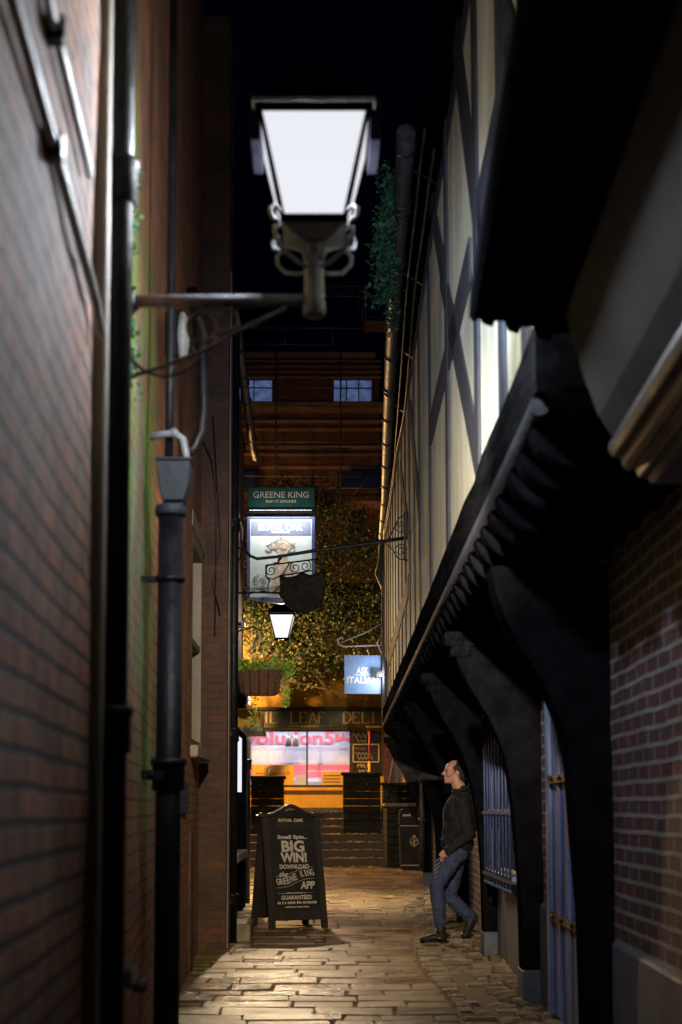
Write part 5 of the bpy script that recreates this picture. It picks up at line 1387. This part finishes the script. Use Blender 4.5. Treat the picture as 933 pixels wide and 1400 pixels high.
# head: facing -x
hc = head
tilt = Matrix.Rotation(R(4), 4, 'Y')
def hp(dx, dy, dz): return hc+(tilt @ Vector((dx, dy, dz)))
T3 = tilt.to_3x3().to_4x4()
body.ball(hp(.018, 0, .035), .098, .077, .088, n=14)          # cranium
body.ball(hp(-.045, 0, .03), .050, .062, .062, n=10)         # forehead
body.ball(hp(-.045, 0, -.035), .050, .050, .060, n=10)       # face
body.ball(hp(-.050, 0, -.085), .040, .036, .030, n=8)        # chin/jaw
body.ball(hp(-.078, 0, -.098), .020, .020, .018, n=8)
body.ball(hp(.0, 0, -.06), .055, .055, .045, n=8)            # jaw angle
body.tube([hp(-.082, 0, .022), hp(-.100, 0, -.005), hp(-.115, 0, -.026)], [.009, .012, .016], 8); body.ball(hp(-.113, 0, -.028), .015, .016, .012, n=8)
body.ball(hp(-.083, 0, .030), .018, .045, .012, n=8)         # brow
body.ball(hp(-.090, 0, -.058), .013, .022, .008, n=8); body.ball(hp(-.088, 0, -.072), .013, .020, .008, n=8)   # lips
for s_ in (-1, 1):
    body.ball(hp(-.055, s_*.045, -.028), .026, .020, .024, n=8)
    body.ball(hp(.022, s_*.077, -.008), .018, .009, .031, n=8, M=Matrix.Rotation(R(-12), 4, 'Y'))   # ear
limb(body, [hp(.014, 0, -.055), neck+Vector((.004,0,-.02))], [.062, .068])
limb(body, [neck+Vector((0,0,-.03)), chest+Vector((.02,0,0)), waist+Vector((.02,0,0)), hip+Vector((.01,0,0))], [.06, .09, .085, .085])
for a, b, c_, s_ in ((shN, elN, haN, -1), (shF, elF, haF, 1)):
    limb(body, [chest+Vector((0, s_*.05, .06)), a], [.05, .045]); limb(body, [a, b, c_+Vector((.03,0,.02))], [.045, .036, .026])
    body.ball(c_, .045, .018, .038, n=8)                     # palm, four fingers into the pocket, thumb outside
    for f in range(4):
        o_ = Vector((-.028+.010*f, (f-1.5)*.010, -.02)); body.tube([c_+o_, c_+o_+Vector((-.016, 0, -.035)), c_+o_+Vector((-.014, 0, -.06))], [.0095, .009, .008], 7)
    body.tube([c_+Vector((-.02, s_*.012, .015)), c_+Vector((-.048, s_*.020, .0)), c_+Vector((-.058, s_*.018, -.024))], [.011, .0105, .009], 7)
for a, b, c_, t_ in ((hpN, knN, anN, toN), (hpF, knF, anF, toF)):
    limb(body, [a, b, c_], [.078, .052, .036]); limb(body, [c_, c_.lerp(t_, .2)], [.030, .022])
person = remesh(body, 'person', M['skin'], None, .0065, 3)
tag(person, 'man in dark jacket and jeans leaning on the brick wall, breathing out smoke', 'person')
ORI[person.name] = Vector()
# hair: cap over back and sides, receding at the front
h = MB(); h.ball(hp(.030, 0, .030), .103, .083, .092, n=16); h.ball(hp(.066, 0, -.025), .064, .074, .078, n=12); h.ball(hp(.055, 0, .03), .095, .083, .088, n=12)
hair = remesh(h, 'hair', M['hair'], person, .006, 3, .003, .02)
bm = bmesh.new(); bm.from_mesh(hair.data)
ti = tilt.inverted()
def cut(v):
    p = ti @ (v.co-hc); x, y_, z = p
    front = -.055+max(0, (.09-abs(y_)*.0-z))*.0
    if z > .085 and x < -.035: return True
    if x < -.012 and z < .10: return x < -.052+.55*max(0, .075-z)
    if z < -.01 and x < .038: return True
    if z < -.095: return True
    return False
bmesh.ops.delete(bm, geom=[v for v in bm.verts if cut(v)], context='VERTS'); bm.to_mesh(hair.data); bm.free()
sd = hair.modifiers.new('thick', 'SOLIDIFY'); sd.thickness = .012; sd.offset = -1
# eyes
for s_ in (-1, 1): MB().ball(hp(-.080, s_*.030, .008), .0095, n=7).build('eye', M['glassdark'], person)
# jacket
j = MB()
j.ball(chest+Vector((.0, 0, .0)), .160, .205, .20, n=14); j.ball(chest+Vector((.005, 0, -.14)), .162, .19, .19, n=12); j.ball(waist+Vector((.012,0,-.05)), .160, .182, .15, n=12)
j.ball(neck+Vector((.012, 0, -.075)), .105, .16, .075, n=10)
limb(j, [neck+Vector((-.006, 0, .020)), neck+Vector((.0, 0, -.04))], [.078, .098])
for a, b, c_, s_ in ((shN, elN, haN, -1), (shF, elF, haF, 1)):
    limb(j, [a+Vector((0, -s_*.03, .0)), a+Vector((.004, 0, -.05)), b, c_+Vector((.028, 0, .026))], [.074, .073, .062, .048])
jk = remesh(j, 'jacket', M['jacket'], person, .010, 5, .013, .07)
MB().tube([neck+Vector((-.072, 0, -.01)), chest+Vector((-.163, 0, .02)), chest+Vector((-.160, 0, -.12)), waist+Vector((-.148, 0, -.08))], .006, 5).build('zip', M['ironG'], jk)
c_ = [neck+Vector((.005+.083*math.cos(R(a))*1.0, .083*math.sin(R(a)), .030+.026*math.cos(R(a)))) for a in range(0, 361, 20)]
MB().tube(c_, .020, 8, caps=False).build('collar', M['jacket'], jk)
# jeans
j = MB(); limb(j, [hip+Vector((.01, -.05, .01)), hip+Vector((.01, .05, .01))], [.125, .125])
for a, b, c_, r0 in ((hpN, knN, anN, .100), (hpF, knF, anF, .100)):
    limb(j, [a+Vector((.005, 0, 0)), a.lerp(b, .5), b, b.lerp(c_, .4), c_+(b-c_)*.08], [r0, .090, .074, .068, .060])
jn = remesh(j, 'jeans', M['denim'], person, .010, 4, .010, .055)
mb = MB()
pk = [A(606, 1167, -.215), A(597, 1172, -.22), A(592, 1196, -.205), A(600, 1204, -.205), A(605, 1197, -.215), A(607, 1175, -.22)]
for i in range(5):
    p = A(604-1.4*i, 1172+6.2*i, -.212+.003*i); q = A(593.5-.2*i, 1180+5.5*i, -.205+.003*i); mb.tube([p, p.lerp(q, .5)+Vector((0,-.006,0)), q], [.004,.006,.003], 5)
mb.build('lit_creases', M['denimpale'], jn)  # pale ridges paint the lamp light on the raised thigh
# shoes
def shoe(ank, toe, s_):
    m = MB(); d = (toe-ank); dn = Vector((d.x, d.y, 0))
    dirv = d.normalized(); heel = ank+Vector((.045, 0, -.055)) if s_ == 'flat' else None
    if s_ == 'flat':
        g = ank.z; z0 = .030
        m.ball((ank.x+.02, ank.y, z0+.035), .050, .042, .045, n=9)
        m.ball((ank.x-.06, ank.y, z0+.025), .085, .046, .036, n=9)
        m.ball((ank.x-.14, ank.y, z0+.012), .065, .046, .028, n=9); limb(m, [ank+Vector((0,0,.0)), (ank.x+.005, ank.y, z0+.05)], [.050, .047])
        so = MB(); so.prism([(ank.x+.075, ank.y-.035), (ank.x+.078, ank.y+.035), (ank.x-.08, ank.y+.046), (ank.x-.17, ank.y+.042), (ank.x-.208, ank.y+.01), (ank.x-.205, ank.y-.02), (ank.x-.16, ank.y-.046), (ank.x-.05, ank.y-.042)], 'z', .008, .030)
    else:
        limb(m, [ank, ank.lerp(toe, .35), toe], [.050, .052, .036]); m.ball(ank+Vector((.025, 0, -.01)), .045, .042, .048, n=8); m.ball(toe+Vector((-.012,0,-.006)), .042, .045, .030, n=8)
        so = MB(); nrm = Vector((1, 0, -.3)).normalized()
        so.bar(ank+Vector((.058, 0, .01)), toe+Vector((.030, 0, -.018)), .085, .020, up=(1,0,0))
    sh_ = remesh(m, 'shoe', M['shoe'], person, .006, 3)
    so.build('sole', M['iron'], sh_, bevel=.004)
shoe(anN+Vector((.0,0,-.02)), toN, 'flat'); shoe(anF, toF, 'up')

# breath of smoke
n = N('smoke'); n.t.nodes.remove(n.b)
vv = n.n('ShaderNodeVolumePrincipled'); vv.inputs['Color'].default_value = (.8,.8,.85,1)
c_ = n.coord('Object', (5, 9, 9)); ns = n.noise(1.2, 4, .6, c_); rp = n.ramp(ns, 0, [(.38, 0), (.75, 1)]); 
sep = n.n('ShaderNodeSeparateXYZ'); tc = n.n('ShaderNodeTexCoord'); n.l(tc, 'Object', sep, 0)
mr = n.n('ShaderNodeMapRange'); n.l(sep, 0, mr, 0); mouth = hp(-.105, 0, -.065)
mr.inputs[1].default_value = mouth.x-.55; mr.inputs[2].default_value = mouth.x; mr.inputs[3].default_value = .0; mr.inputs[4].default_value = 4
mu = n.n('ShaderNodeMath', operation='MULTIPLY'); n.l(rp, 0, mu, 0); n.l(mr, 0, mu, 1); n.l(mu, 0, vv, 'Density'); n.l(vv, 0, n.out, 'Volume')
MB().tube([mouth, mouth+Vector((-.12,0,.005)), mouth+Vector((-.3,0,.03)), mouth+Vector((-.52,0,.07))], [.008,.03,.07,.13], 14).build('smoke', n.m)
stuff(bpy.data.objects['smoke'], 'thin plume of smoke breathed out by the leaning man', 'smoke')

# ================================================================== LIGHT OF THE NIGHT SKY
w = bpy.data.worlds.new('World'); SC.world = w; w.use_nodes = True; nt = w.node_tree
bg = nt.nodes['Background']; sky = nt.nodes.new('ShaderNodeTexSky'); sky.sky_type = 'NISHITA'; sky.sun_disc = False
sky.sun_elevation = R(-3.5); sky.sun_rotation = R(200); sky.ozone_density = 4
mul = nt.nodes.new('ShaderNodeMix'); mul.data_type = 'RGBA'; mul.blend_type = 'MULTIPLY'; mul.inputs[0].default_value = 1; mul.inputs[7].default_value = (.22, .40, 1, 1)
nt.links.new(sky.outputs[0], mul.inputs[6]); nt.links.new(mul.outputs[2], bg.inputs[0]); bg.inputs[1].default_value = .05
SC.view_settings.view_transform = 'Standard'; SC.view_settings.look = 'None'; SC.view_settings.exposure = 0; SC.view_settings.gamma = 1
SC.cycles.use_denoising = True; SC.cycles.max_bounces = 6; SC.cycles.sample_clamp_indirect = 4; SC.cycles.use_light_tree = True
SC.cycles.volume_step_rate = 4
